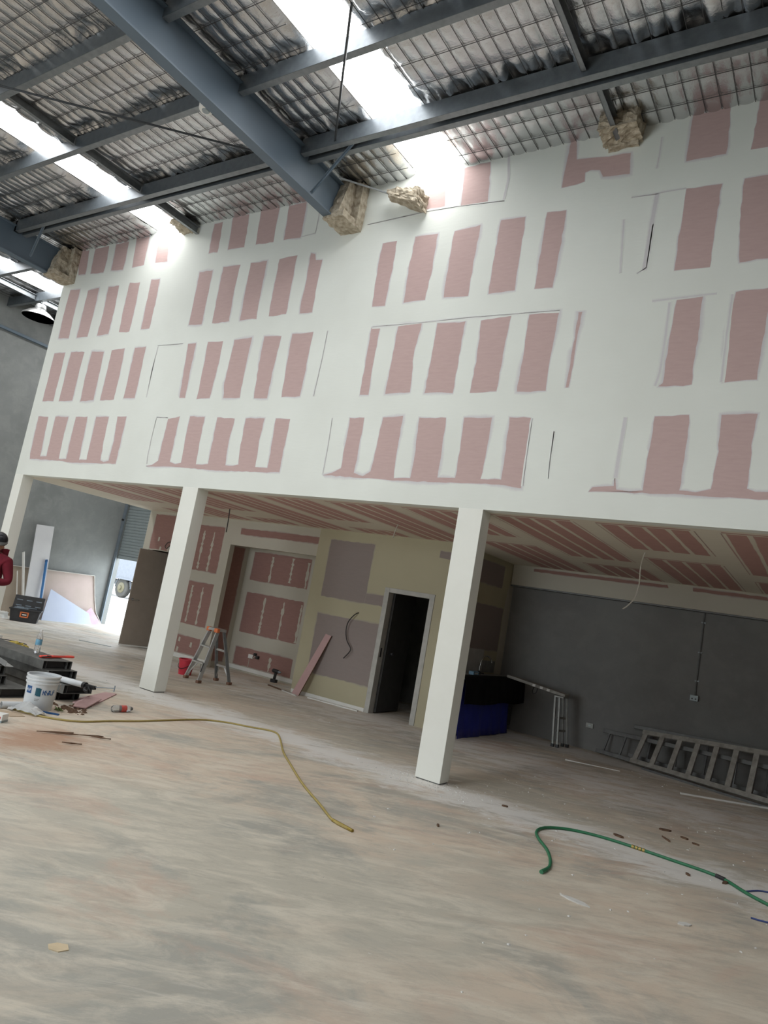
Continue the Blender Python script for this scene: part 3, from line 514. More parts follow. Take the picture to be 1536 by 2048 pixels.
def foil(x0, x1, y0, y1, dx, dy):
    fine = dx < .1
    if fine:   # samples fall on the wires of the mesh below
        gx = np.arange(math.ceil((x0+16.5)/dx), math.floor((x1+16.5)/dx)+1)*dx-16.5; gx = np.unique(np.concatenate([[x0], gx, [x1]]))
        gy = np.arange(math.ceil((y0+4.4)/dy-1e-6), math.floor((y1+4.4)/dy+1e-6)+1)*dy-4.4; gy = np.unique(np.concatenate([[y0], gy, [y1]]))
    else: gx = np.linspace(x0,x1,max(2,int((x1-x0)/dx)+1)); gy = np.linspace(y0,y1,max(2,int((y1-y0)/dy)+1))
    nx, ny = len(gx), len(gy); X, Y = np.meshgrid(gx, gy, indexing='ij'); x = X.ravel()+40; y = Y.ravel()+40
    pil = (np.abs(np.sin(np.pi*(X.ravel()+16.5)/.15))**.5)*(np.abs(np.sin(np.pi*(Y.ravel()+4.4)/.30))**.5)
    z = 7.18+.025*Y.ravel()+.005-pil*(.004+.013*vnoise(x,y,6.7,1)+.010*vnoise(x,y,21,2)+.014*vnoise(x,y,2.2,3)+.012*np.abs(vnoise(x*1.7,y*.6,11,5)-.5))
    z += .012*vnoise(x,y,8,9)
    for p in PUR_Y:   # blanket bunched up just in front of each purlin
        d = np.clip(1-np.abs(Y.ravel()-(p-.07))/.16, 0, 1)**.7; z += d*(.085-.09*vnoise(x*1.2,y*0,9,6)-.03*vnoise(x,y,30,12))
    edge = np.clip(1-np.minimum(X.ravel()-x0, x1-X.ravel())/.12, 0, 1); z += edge*.05
    v = np.stack([X.ravel(), Y.ravel(), z], 1)
    I = np.arange(nx*ny).reshape(nx,ny); f = np.stack([I[:-1,:-1],I[:-1,1:],I[1:,1:],I[1:,:-1]], -1).reshape(-1,4)
    me = bpy.data.meshes.new('foil_blanket'); me.vertices.add(len(v)); me.vertices.foreach_set('co', v.ravel().astype(np.float32))
    me.loops.add(f.size); me.loops.foreach_set('vertex_index', f.ravel().astype(np.int32)); me.polygons.add(len(f)); me.polygons.foreach_set('loop_start', np.arange(0,f.size,4,dtype=np.int32))
    me.polygons.foreach_set('use_smooth', np.ones(len(f), bool)); me.update(); me.materials.append(M['foil'])
    o = bpy.data.objects.new('foil_blanket', me); C.objects.link(o); o.parent = roof; return o
edges = [-16.5]+[e for s in SKY for e in s]+[8.05]
for a, b in zip(edges[::2], edges[1::2]):
    left = b < -14
    if a < -14.3 and b > -12.5:       # the bay that passes the end of the tall wall
        foil(a, -12.5, -4.3, 5.35, .025, .05); foil(-12.5, b, -4.3, -.001, .025, .05)
    else: foil(a, b, -4.3, 5.35 if left else -.001, .025 if a < 4 else .15, .05 if a < 4 else .1)
    if a < .35 < b: foil(a, .33, -11.5, -4.3, .15, .3); foil(1.07, 4.98, -11.5, -4.3, .15, .3); foil(5.72, b, -11.5, -4.3, .15, .3); foil(.33, 1.07, -5.38, -4.3, .15, .1); foil(4.98, 5.72, -5.38, -4.3, .15, .1)
    else: foil(a, b, -11.5, -4.3, .15, .3)
wm = MB()
def wline(p, q, r=.0027): wm.bar(p, q, r*2, r*2)
x = -16.5
for i in range(138):
    x = -16.5+.15*i
    if x > 3.5: break
    if any(a-.02 < x < b+.02 for a, b in SKY): continue
    ye = 5.35 if x < -12.5 else 0
    wline((x,-4.5,zr(-4.5)-.002), (x,ye,zr(ye)-.002))
y = -4.4
while y < 5.3:
    for a, b in zip(edges[::2], edges[1::2]):
        if y > 0: b = min(b, -12.5)
        if b > a and a < 3.5: wline((a,y,zr(y)-.003), (min(b,3.6),y,zr(y)-.003))
    y += .30
tag(wm.build('wire_mesh', M['wire'], roof), kind='stuff')

# rafters
def rafter(x, lab, coat=True):
    t = thing('steel_rafter', lab, 'beam', (x, 0, 6.5), 0, 'big roof rafters')
    o = (x,0,6.5); m = MB(o); zb = 6.55
    m.hexa([(x-.07,-11.5,zb-.06),(x+.07,-11.5,zb-.06),(x+.07,.0,zb),(x-.07,.0,zb)], [(x-.07,-11.5,zb-.042),(x+.07,-11.5,zb-.042),(x+.07,.0,zb+.018),(x-.07,.0,zb+.018)]); m.build('bottom_flange', M['steel_paint'], t)
    m = MB(o); m.hexa([(x-.007,-11.5,zb-.05),(x+.007,-11.5,zb-.05),(x+.007,0,zb+.01),(x-.007,0,zb+.01)], [(x-.007,-11.5,6.90),(x+.007,-11.5,6.90),(x+.007,0,7.06),(x-.007,0,7.06)]); m.build('web', M['steel_paint'], t)
    m = MB(o); m.hexa([(x-.07,-11.5,6.90),(x+.07,-11.5,6.90),(x+.07,0,7.06),(x-.07,0,7.06)], [(x-.07,-11.5,6.915),(x+.07,-11.5,6.915),(x+.07,0,7.075),(x-.07,0,7.075)]); m.build('top_flange', M['steel_paint'], t)
    if coat:
        m = lump((x-.075,-.42,zb-.035),(x+.26,.01,zb+.05), 10, .02, 16, o)
        def tp(p):
            p = p.copy(); p.y = p.y+(p.z-6.55)*.25 if p.y < -.1 else p.y; return p
        lump((x-.05,-.42,zb+.0),(x+.16,.01,7.12), 12, .03, 11, o, m, tp); lump((x-.08,-.14,zb-.02),(x+.27,.01,7.16), 10, .025, 12, o, m)
        m.build('fireproof_coating', M['spray'], t, False)
    return t
rafter(-5.95, 'large blue-grey steel rafter crossing overhead and ending in the striped wall, between two skylights')
rafter(-12.43, 'blue-grey steel rafter ending at the upper left corner of the striped wall')

# purlins
def purlin(xa, xb, y, lab, z=6.95):
    m = MB((xa, y, z)); dz = .025*(y+1.0)*.6
    a, b = z+dz, z+dz+.2
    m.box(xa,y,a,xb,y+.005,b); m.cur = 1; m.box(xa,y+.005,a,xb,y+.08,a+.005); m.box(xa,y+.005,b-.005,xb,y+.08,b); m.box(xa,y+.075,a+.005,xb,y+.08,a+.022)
    o = m.build('roof_purlin', [M['galv_shaded'], M['galv']]); o.location = (xa,y,z); tag(o, lab, 'beam', 'roof purlins')
bays = (( -5.93, 3.4, 'right of the big rafter'), (-12.41, -5.97, 'left of the big rafter'))
for xa, xb, s in bays:
    purlin(xa, xb, -1.13, 'galvanised purlin %s, front one of the pair nearest the striped wall' % s)
    purlin(xa, xb, -.98, 'galvanised purlin %s, rear one of the pair nearest the striped wall' % s)
    purlin(xa, xb, -2.23, 'galvanised purlin %s, next one out from the close pair' % s)
    purlin(xa, xb, -3.29, 'galvanised purlin %s, nearest the top of the photograph' % s)
for y, s in ((-1.13,'nearest the camera'),(-.1,'second from the camera'),(1.0,'third, holding up the hanging lamp'),(2.05,'fourth, just beyond the hanging lamp'),(3.1,'fifth, almost at the rear'),(4.2,'last one before the rear wall')):
    purlin(-16.48, -12.36, y, 'dark purlin in far left bay, %s' % s)
# bridging channels between purlins
def bridging(x, ya, yb, lab):
    m = MB((x,ya,7.0)); m.box(x-.004,ya,7.0,x+.004,yb,7.12); m.box(x,ya,7.0,x+.05,yb,7.006); m.box(x,ya,7.114,x+.05,yb,7.12)
    o = m.build('bridging_channel', M['galv']); o.location = (x,ya,7.0); return tag(o, lab, 'beam', 'bridging between purlins')
bridging(-9.02,-3.2,-2.24,'short dark bridging channel beside the left skylight, upper one')
bridging(-9.02,-2.14,-1.14,'short dark bridging channel beside the left skylight, lower one')
bl = bridging(-9.02,-.89,-.02,'short bridging channel beside the left skylight with a brown coated end at the wall')
lump((-9.25,-.25,7.06),(-8.95,.01,7.15), 9, .05, 12, (-9.02,-.89,7.0), None, lambda p: Vector((p.x-(p.z-7)*1.3, p.y+(7.05-p.z)*.5 if p.y < -.1 else p.y, p.z))).build('fireproof_coating', M['spray'], bl)
bridging(-2.43,-2.14,-1.14,'short bridging channel at the upper right, right of the right-hand skylight')
br = bridging(-2.36,-.89,-.02,'short bridging channel at the upper right with a shaggy brown coated end at the wall')
lump((-2.5,-.32,7.0),(-2.1,.01,7.2), 10, .045, 13, (-2.36,-.89,7.0)).build('fireproof_coating', M['spray'], br)
lump((-2.45,-.06,6.95),(-2.14,.01,7.15), 8, .03, 14, (-2.36,-.89,7.0)).build('fireproof_coating', M['spray'], br)
bridging(-2.43,-3.2,-2.24,'short bridging channel at the top edge of the picture, right of the right-hand skylight')
bridging(-15.33,-.02,.99,'bridging channel along the near edge of the far left skylight, closer one'); bridging(-15.33,1.08,2.04,'bridging channel along the near edge of the far left skylight, farther one')
# tie rods and brace
def rod(a, b, r, m, lab, name='brace_rod'):
    mm = MB(a); mm.tube([a,b], r, 8); o = mm.build(name, m, None, True); o.location = a; tag(o, lab, 'rod'); return o
rod((-5.74,-.75,7.06), (-3.9,-2.85,6.72), .013, M['rod'], 'thin dark brace rod running up past the right-hand skylight to the top edge')
rod((-6.02,-1.05,6.9), (-9.3,-4.1,6.8), .013, M['rod'], 'thin dark brace rod slanting across the foil ceiling left of the big rafter')
r3 = rod((-5.76,-.55,6.97), (-5.15,-.06,6.90), .012, M['rod_lt'], 'thin pale brace rod from the big rafter to a coated brown lump on the wall')
def tp3(p): 
    t = (p.x+5.2)/.5; q = p.copy(); q.z = 6.86-(t*.14)+(p.z-6.86)*(.45+.65*t); q.y = -.16+(p.y+.16)*(.45+.8*t)+t*.05; return q
lump((-5.2,-.30,6.76),(-4.70,-.02,6.96), 11, .035, 17, (-5.76,-.55,6.97), None, tp3).build('fireproof_coating', M['spray'], r3)
fb = MB((-5.75,-.85,6.6)); fb.bar((-5.88,-.86,6.58),(-5.2,-1.04,6.97), .045, .006, (0,1,0)); fb.bar((-5.88,-.86,6.58),(-5.2,-1.04,6.97), .006, .045, (0,1,0)); o_ = fb.build('fly_brace', M['steel_paint']); o_.location = (-5.75,-.85,6.6); tag(o_, 'short diagonal fly brace from the big rafter bottom flange to the purlin', 'brace')
fb = MB((-12.2,-.85,6.6)); fb.bar((-12.2,-.86,6.6),(-11.65,-1.04,6.97), .045, .006, (0,1,0)); fb.bar((-12.2,-.86,6.6),(-11.65,-1.04,6.97), .006, .045, (0,1,0)); o_ = fb.build('fly_brace', M['steel_paint']); o_.location = (-12.2,-.85,6.6); tag(o_, 'short diagonal fly brace at the left rafter near the wall corner', 'brace')
t = thing('smoke_detector', 'pale round detector under the purlin left of the big rafter', 'detector', (-6.45,-2.2,6.86))
m = MB(); m.lathe([(0,0),(.075,0),(.085,.02),(.085,.07),(.05,.09),(0,.09)], (0,0,0), 18); m.build('housing', M['white'], t, True)
m = MB(); m.lathe([(0,-.012),(.04,-.012),(.045,0),(0,0)], (0,0,0), 14); m.build('sensor_cap', M['shutter'], t, True)
# high-bay pendant
t = thing('pendant_lamp', 'shiny high-bay pendant lamp hanging by the left end of the striped wall', 'lamp', (-15.2,1.1,6.62))
m = MB(); m.lathe([(.35,0),(.34,.03),(.22,.13),(.12,.19),(.10,.2),(.09,.19),(.21,.12),(.325,.025),(.335,0)], (0,0,0), 26); m.build('reflector_shade', M['steel'], t, True)
m = MB(); m.lathe([(0,.19),(.11,.19),(.12,.22),(.10,.30),(.06,.32),(0,.32)], (0,0,0), 18); m.build('gear_housing', M['galv_lt'], t, True)
m = MB(); m.lathe([(0,.03),(.05,.04),(.06,.09),(.03,.17),(0,.18)], (0,0,0), 14); m.build('bulb', M['lampglass'], t, True)
m = MB(); m.tube([(0,0,.31),(.03,0,.34),(.03,0,.37),(0,0,.39)], .012, 8); m.build('hook', M['galv_lt'], t)

# ------------------------------------------------------------------ left wall: boards leaning on the concrete
def board(name, lab, P, th, m, edge=None, loc=None, grp=None):
    """P: outline as 3D points; leaning sheet with a pale cut edge"""
    P = [Vector(p) for p in P]; loc = loc or tuple(sum(P, Vector())/len(P)); loc = (loc[0], loc[1], min(p.z for p in P))
    t = thing(name, lab, 'board', loc, 0, grp); mm = MB(loc); mm.slab(P, th); mm.build('sheet', m, t)
    return t, loc
def plane_x(pts, xb, xt, H): return [(xb+(xt-xb)*z/H, y, z) for y, z in pts]
def leanboard(name, lab, pts, xb, xt, H, th, m, rim=None):
    P = plane_x(pts, xb, xt, H); t, loc = board(name, lab, P, th, m)
    if rim:
        e = MB(loc)
        for a, b in rim:
            A, B = Vector(P[a]), Vector(P[b]); e.bar(A+Vector((.012,0,0)), B+Vector((.012,0,0)), .014, .045, (1,0,0))
        e.build('cut_edge', M['plaster_core'], t)
    return t
leanboard('plasterboard_sheet','wide sheet leaning on its long edge with brown back paper, behind the person', [(.4,0),(3.43,0),(3.42,1.18),(.4,1.12)], -16.25, -16.45, 1.2, .013, M['paper_brown'], [(3,2)])
leanboard('plasterboard_sheet','pale pinkish sheet bowed against the concrete wall next to the roller door', [(3.46,0),(5.18,0),(4.98,.3),(4.9,.7),(4.84,1.22),(3.44,1.19)], -16.16, -16.44, 1.25, .013, mat('pink_tinted_paper', (.56,.46,.43), (.46,.39,.34), .85, scale=1.5), [(5,4),(4,3),(3,2),(2,1)])
leanboard('plasterboard_sheet','tall narrow white board standing upright against the concrete wall', [(2.90,0),(3.36,0),(3.40,2.26),(2.95,2.23)], -16.02, -16.40, 2.26, .026, M['whiteboard'])
leanboard('plasterboard_offcut','triangular pale blue-white offcut leaning in front of the pinkish sheet', [(3.33,0),(4.72,0),(4.62,.27),(3.52,.75)], -15.9, -16.10, .75, .013, M['blueboard'])
leanboard('plasterboard_offcut','small pale pink offcut at the foot of the wall beside the roller door', [(4.60,0),(5.08,0),(4.74,.42),(4.60,.3)], -15.98, -16.16, .6, .013, M['pinkpale'])
def stick(name, lab, cat, a, b, wd, h, m, grp=None):
    mm = MB(a); mm.bar(a, b, wd, h, (1,0,0)); o = mm.build(name, m, None, bevel=.003); o.location = a; return tag(o, lab, cat, grp)
stick('white_batten','longer white batten leaning behind the open black toolbox','batten',(-15.9,2.86,.0),(-16.36,2.76,1.52),.018,.085,M['white'])
stick('white_batten','shorter thin white batten leaning behind the open black toolbox','batten',(-15.95,2.73,.0),(-16.3,2.69,1.06),.012,.03,M['white'])
ls = thing('straightedge','blue straightedge leaning on the tall narrow white board','straightedge',(-15.92,3.25,.0))
m = MB((-15.92,3.25,0)); m.bar((-15.92,3.25,.0),(-16.225,3.30,1.42),.025,.07,(1,0,0)); m.build('extrusion', M['levelblue'], ls, bevel=.004)
m = MB((-15.92,3.25,0)); m.bar((-16.217,3.2985,1.38),(-16.228,3.3003,1.43),.028,.074,(1,0,0)); m.build('end_cap', M['navy'], ls)
# toolbox (local: front -y)
t = thing('toolbox','open black plastic toolbox with an orange latch on the floor before the boards','toolbox',(-15.24,2.50,0),math.radians(52))
m = MB(); m.hexa([(-.27,-.14,.0),(.27,-.14,.0),(.27,.14,.0),(-.27,.14,.0)],[(-.31,-.16,.27),(.31,-.16,.27),(.31,.16,.27),(-.31,.16,.27)]); m.build('body', M['black'], t, bevel=.012)
m = MB(); m.box(-.33,-.18,.255,.33,.18,.285); m.build('rim', M['black'], t, bevel=.006)
m = MB(); m.box(-.25,-.12,.286,.05,.1,.30); m.box(-.2,-.08,.3,-.05,-.02,.325); m.bar((-.1,.03,.305),(.2,.06,.31),.03,.02); m.build('tray_with_tools', M['steelguide'], t)
m = MB(); m.hexa([(-.32,.165,.285),(.32,.165,.285),(.32,.20,.285),(-.32,.20,.285)],[(-.31,.235,.56),(.31,.235,.56),(.31,.30,.55),(-.31,.30,.55)]); lid = m.build('lid', M['black'], t, bevel=.012)
m = MB()
for x in (-.2,0,.2):
    for ya, za in ((.172,.33),(.198,.45)):
        m = MB(); m.box(x-.06,ya,za,x+.06,ya+.03,za+.02); m.build('lid_rib', M['steelguide'], lid)
m = MB(); m.box(-.09,-.175,.10,.09,-.15,.125); m.box(-.09,-.175,.2,.09,-.155,.225); m.box(-.09,-.175,.10,-.06,-.15,.225); m.box(.06,-.175,.10,.09,-.15,.225); m.build('latch', M['orange'], t, bevel=.004)
m = MB(); m.box(-.045,-.168,.15,.045,-.155,.175); m.build('latch_badge', M['white'], t)
m = lump((-16.05,2.05,0),(-15.65,2.35,.13), 8, .05, 9, (-15.85,2.2,0)); o = m.build('crumpled_sheet', M['white'], None, True); o.location = (-15.85,2.2,0); tag(o,'crumpled white sheet on the floor left of the toolbox','sheet')
o = MB((-12.1,.25,0)).tube(arc([(-12.35,.12,.02),(-12.1,.25,.008),(-11.95,.38,.008),(-11.6,.43,.008)]), .008, 6).build('cable_offcut', M['cable'], None, True); o.location = (-12.1,.25,0); tag(o,'short dark cable offcut on the floor at the left edge beyond the steel stack','cable')
m = lump((-12.4,.1,.0),(-12.15,.3,.06), 5, .03, 8, (-12.3,.2,0)); o = m.build('paper_scrap', M['white'], None, False); o.location = (-12.3,.2,0); tag(o,'white paper scrap by the dark cable offcut at the left edge','scrap')

# ------------------------------------------------------------------ pile of steel channels
def channel(xe, y0, z0, lab, L=1.62, wd=.37, h=.098, rz=0):
    t = thing('steel_channel', lab, 'steel section', (xe, y0, z0), rz, 'stacked box channels')
    a = .005; m = MB(); m.box(-L,0,0,0,wd,a); m.box(-L,0,h-a,0,wd,h); m.box(-L,0,a,0,a,h-a); m.box(-L,wd-a,a,0,wd,h-a); m.build('box_section', M['channel'], t)
    m = MB(); m.box(-L+.1,.05,a,-.012,.054,h-a); m.box(-L+.1,wd-.054,a,-.012,wd-.05,h-a); m.build('inner_lip', M['ladder_dk'], t)
    m = MB(); m.box(-L+.05,.06,a+.001,-.05,wd-.06,h-a-.001); m.build('shade_fill', M['black'], t)  # black filler stands in for the shade inside the hollow section
    return t
channel(-7.56,-1.83,.30,'grey steel box channel on top of the stack with the red-orange tool on it')
channel(-7.50,-1.78,.20,'grey steel box channel second from the top, under the one with the red-orange tool')
channel(-7.18,-1.76,.10,'grey steel box channel with the white cartridge gun lying on it')
channel(-7.32,-1.74,.0,'grey steel box channel at the bottom under the one with the cartridge gun', wd=.30)
channel(-7.72,-2.53,.20,'grey steel box channel at the left edge, upper of the two by the pail')
channel(-7.66,-2.53,.10,'grey steel box channel at the left edge, lower of the two by the pail')
channel(-7.45,-2.36,.0,'grey steel box channel at floor level, its open end beside the white pail', wd=.40)
t = thing('steel_bracket','short shiny steel angle piece slanting across the top of the left channels','bracket',(-8.0,-2.1,.30))
m = MB((-8.0,-2.1,.30)); m.bar((-8.05,-2.10,.325),(-7.6,-2.2,.312),.09,.005); m.bar((-8.05,-2.14,.35),(-7.6,-2.24,.34),.005,.05); m.build('angle', M['galv_lt'], t)
# bottle on the top channel
def bottle(name, lab, loc, lab_m, capm, h=.275, r=.036, upright=True, rz=0):
    t = thing(name, lab, 'bottle', loc, rz)
    P = [(0,0),(r*.8,0),(r,.015),(r,.06),(r*.93,.075),(r,.09),(r,.19),(r*.8,.22),(r*.42,.25),(r*.38,h-.02),(0,h-.02)]
    Mx = None if upright else Matrix(((0,0,1),(0,1,0),(-1,0,0))); off = (0,0,0) if upright else (0,0,r)
    m = MB(); m.lathe(P, off, 18, Mx); m.build('body', M['plastic'], t, True)
    m = MB(); m.lathe([(r*1.01,.10),(r*1.02,.102),(r*1.02,.165),(r*1.01,.167)], off, 18, Mx); m.build('label_band', lab_m, t, True)
    m = MB(); m.lathe([(0,h-.022),(r*.46,h-.022),(r*.46,h),(0,h)], off, 14, Mx); m.build('cap', capm, t, True); return t
bottle('water_bottle','clear water bottle with a blue label standing on the stacked steel',(-8.10,-1.60,.398),M['labelblue'],M['white'],.285,.037)
bottle('drink_bottle','clear drink bottle with a red label and black cap lying on the floor',(-6.71,-1.43,.0),M['labelred'],M['black'],.25,.037,False,math.radians(82))
# red-orange tool
t = thing('plastic_tool','flat red-orange plastic tool with black lettering on the top channel','tool',(-7.80,-1.50,.40))
m = MB((-7.80,-1.50,.40))
pr = [(-.24,.018),(-.19,.028),(-.12,.036),(-.02,.030),(.08,.024),(.16,.03),(.22,.036),(.25,.02)]
top = []; bot = []
for s, wd in pr: top.append((-7.80-s*.15-wd*1.2, -1.52+s, .402)); bot.append((-7.80-s*.15+wd*1.2, -1.52+s, .402))
P = top+bot[::-1]; m.hexa(P[::-1], [(a,b,c+.022) for a,b,c in P][::-1]); m.build('blade', M['redorange'], t, bevel=.006)
m = MB((-7.80,-1.50,.40)); m.tube(arc([(-7.74,-1.74,.41),(-7.68,-1.72,.43),(-7.7,-1.66,.43),(-7.75,-1.68,.425)]), .006, 6); m.build('wrist_loop', M['black'], t, True)
m = MB((-7.80,-1.50,.40))
for k in range(6): m.box(-7.815+k*.0,-1.56+k*.026,.4245,-7.79,-1.545+k*.026,.4255)
m.build('printed_letters', M['black'], t)
# cartridge gun
t = thing('cartridge_gun','white cartridge gun with black frame lying on a steel channel behind the pail','tool',(-7.1,-1.70,.2))
o = (-7.1,-1.70,.2); a, b = Vector((-7.42,-1.72,.235)), Vector((-6.98,-1.66,.24)); d = (b-a).normalized()
m = MB(o); m.tube([a-d*.06,a-d*.0,a,b], [.006,.008,.033,.033], 14); m.build('barrel', M['bucket'], t, True)
m = MB(o); m.tube([b-d*.01,b+d*.03], .036, 14); m.bar(b+d*.03,b+d*.17,.035,.04); m.tube(arc([b+d*.05+Vector((0,-.02,-.02)), b+d*.12+Vector((.0,-.09,-.03)), b+d*.2+Vector((0,-.12,-.035))]), .014, 8); m.tube(arc([b+d*.09+Vector((0,-.02,0)), b+d*.17+Vector((0,-.06,-.03))]), .008, 6); m.build('frame_and_trigger', M['black'], t)
m = MB(o); m.tube([b+d*.1,b+d*.45+Vector((0,0,.05))], .005, 6); e = b+d*.45+Vector((0,0,.05)); m.tube([e+Vector((0,0,-.035)),e+Vector((0,0,.03))], .007, 6); m.build('plunger_rod', M['steelguide'], t)

# pail with print
BL = Vector((-6.94,-2.19,0)); t = thing('pail','white plastic pail with navy printing standing in front of the stacked steel','pail',BL)
rb, rt_, hb = .138, .160, .355
m = MB(); m.lathe([(0,0),(rb,0),(rb+.004,.012),(rt_-.006,hb-.085),(rt_+.006,hb-.083),(rt_+.006,hb-.070),(rt_-.003,hb-.068),(rt_,hb-.05),(rt_+.009,hb-.048),(rt_+.009,hb-.034),(rt_,hb-.032),(rt_+.001,hb-.016),(rt_+.010,hb-.014),(rt_+.010,hb),(rt_-.006,hb),(rt_-.010,hb-.05),(rb-.006,.02),(0,.018)], (0,0,0), 36); m.build('body', M['bucket'], t, True, ang=25)
m = MB(); m.lathe([(0,hb-.03),(rt_-.011,hb-.03),(rt_-.011,hb-.024),(0,hb-.024)], (0,0,0), 30); m.build('recessed_lid', mat('grey_lid', (.42,.45,.47), None, .5), t)
cam_a = math.atan2(CAM.y-BL.y, CAM.x-BL.x)
def on_pail(ang, z): r = rb+.004+(rt_-.010-rb)*(z/(hb-.085))+.0015; return Vector((r*math.cos(ang), r*math.sin(ang), z)), Vector((math.cos(ang),math.sin(ang),0))
def decal(name, a0, a1, z0, z1, m_, par, cut=None):
    mm = MB(); n = 6; vs = []
    for i in range(n+1):
        a_ = a0+(a1-a0)*i/n
        for z in (z0, z1): vs.append(on_pail(a_, z)[0])
    mm.add(vs, [(2*i,2*i+2,2*i+3,2*i+1) for i in range(n)]); return mm.build(name, m_, par)
decal('print_panel', cam_a-1.05, cam_a-.62, .17, .245, M['navy'], t)
decal('print_panel', cam_a-.33, cam_a+.03, .15, .235, M['teal'], t)
def wrapped_text(s, a0, da, z, size, m_, par, name):
    for i, ch in enumerate(s):
        cu = bpy.data.curves.new(name, 'FONT'); cu.body = ch; cu.size = size; cu.align_x = 'CENTER'; cu.extrude = .0006; cu.materials.append(m_)
        p, nr = on_pail(a0+da*i, z); tmp = bpy.data.objects.new('letter_curve', cu); me = bpy.data.meshes.new_from_object(tmp); bpy.data.objects.remove(tmp); xx = Vector((-nr.y, nr.x, 0)); o = bpy.data.objects.new(name, me); C.objects.link(o); o.parent = par
        R_ = Matrix((xx, Vector((0,0,1)), nr)).transposed().to_4x4(); R_.translation = p+nr*.0008; o.matrix_local = R_
wrapped_text('KNAUF', cam_a+.25, .165, .168, .07, M['navy'], t, 'printed_letter')
wrapped_text('AUF', cam_a-.98, .13, .192, .04, M['bucket'], t, 'printed_letter')
decal('print_panel', cam_a-.30, cam_a+.0, .118, .124, M['galv_dull'], t); decal('print_panel', cam_a-.30, cam_a-.05, .105, .110, M['galv_dull'], t)
mm = MB(); mm.add([on_pail(cam_a-.33,.15)[0]*1.004, on_pail(cam_a-.27,.15)[0]*1.004, on_pail(cam_a+.03,.235)[0]*1.004, on_pail(cam_a-.03,.235)[0]*1.004], [(0,1,2,3)]); mm.build('print_stripe', M['bucket'], t)
m = MB(); m.tube([Vector((math.cos(cam_a+1.3+i*.12)*(rt_+.02), math.sin(cam_a+1.3+i*.12)*(rt_+.02), hb-.075-.10*math.sin(PI*i/14))) for i in range(15)], .004, 6); m.build('handle', M['galv_lt'], t, True)
# litter round the pail
o = MB((-6.93,-2.45,0)).lathe([(.031,0),(.035,0),(.035,.24),(.031,.24),(.031,0)], (0,0,0), 16, Matrix.Rotation(PI/2,3,'X')@Matrix.Rotation(0,3,'Y')); 
o = o.build('plastic_tube', M['bucket'], None, True)
for v in o.data.vertices: v.co += Vector((-6.93,-2.45,0))
o.location = (-6.95,-2.32,.035); o.rotation_euler = (0,0,-.15); tag(o,'short white plastic pipe lying in front of the pail','pipe')
def flat(name, lab, cat, pts, z, th, m, grp=None, parent=None):
    c = (sum(p[0] for p in pts)/len(pts), sum(p[1] for p in pts)/len(pts), z); mm = MB(c)
    P = [(p[0],p[1],z+(p[2] if len(p) > 2 else 0)) for p in pts]
    ar = sum(P[i][0]*P[(i+1)%len(P)][1]-P[(i+1)%len(P)][0]*P[i][1] for i in range(len(P)))
    if ar < 0: P = P[::-1]
    mm.hexa(P, [(a,b,c_+th) for a,b,c_ in P]); o = mm.build(name, m); o.location = c; return tag(o, lab, cat, grp)
flat('white_offcut','white board offcut lying at the left edge beside the short pipe','board',[(-7.05,-2.80),(-6.85,-2.70),(-6.98,-2.56),(-7.2,-2.68)],.0,.03,M['white'])
flat('cardboard_piece','torn cardboard piece on the floor at the left edge nearest the yellow hose','cardboard',[(-6.85,-2.78),(-6.62,-2.66),(-6.60,-2.52),(-6.75,-2.5),(-6.9,-2.6)],.0,.006,M['card'])
flat('cardboard_piece','narrow torn cardboard strip in front of the short white pipe','cardboard',[(-6.85,-2.48),(-6.62,-2.36),(-6.60,-2.40),(-6.8,-2.55)],.0,.006,M['card'])
t = thing('small_carton','small white printed carton on the floor at the left edge','carton',(-6.47,-2.86,0),.5)
m = MB(); m.box(-.06,-.05,0,.06,.05,.075); m.build('box', M['white'], t, bevel=.003); m = MB(); m.box(-.04,-.0515,.03,.045,-.0505,.055); m.build('printed_label', M['labelred'], t); m = MB(); m.box(-.0615,-.052,0,.0615,.052,.02); m.build('base_band', M['shutter'], t)
# crumpled clear bag
bmv = MB((-6.83,-2.30,0)); R4 = random.Random(8); nb = 12; vs = []
for i in range(nb):
    for j in range(nb): 
        u, v = i/(nb-1)-.5, j/(nb-1)-.5; hh = .10*math.exp(-(u*u+v*v)*7)+R4.uniform(0,.022); vs.append((-6.77+u*.34-v*.05, -2.40+v*.16+u*.10, .004+hh))
bmv.add(vs, [(i*nb+j,(i+1)*nb+j,(i+1)*nb+j+1,i*nb+j+1) for i in range(nb-1) for j in range(nb-1)]); o = bmv.build('plastic_bag', M['bag']); o.location = (-6.83,-2.30,0); tag(o,'crumpled clear plastic bag against the front of the white pail','bag')
o = MB((-6.68,-2.2,0)).bar((-6.80,-2.26,.008),(-6.62,-2.14,.008),.03,.014).build('plastic_strip', M['navy']); o.location = (-6.68,-2.2,0); tag(o,'dark blue plastic strip on the floor before the pail','strip')
lm = MB((-6.82,-2.03,0))
for k in range(14):
    a = k*1.9; p = Vector((-6.80+.03*math.cos(a), -2.02+.03*math.sin(a), .012)); q = p+Vector((.035*math.cos(a*1.7), .035*math.sin(a*1.7), .03*((k%3)/2))); s = Vector((-(q-p).y,(q-p).x,0))*.35; lm.add([p,p.lerp(q,.5)+s,q,p.lerp(q,.5)-s], [(0,1,2,3)])
o = lm.build('green_sprig', M['leaf']); o.location = (-6.82,-2.03,0); tag(o,'small green leafy scrap on the floor right of the pail','sprig')
flat('plasterboard_offcut','pink plasterboard offcut lying on the floor below the cartridge gun','board',[(-7.70,-.80),(-7.60,-.70),(-6.97,-1.50),(-7.19,-1.60),(-7.4,-1.36)],.0,.013,M['pinkboard'])
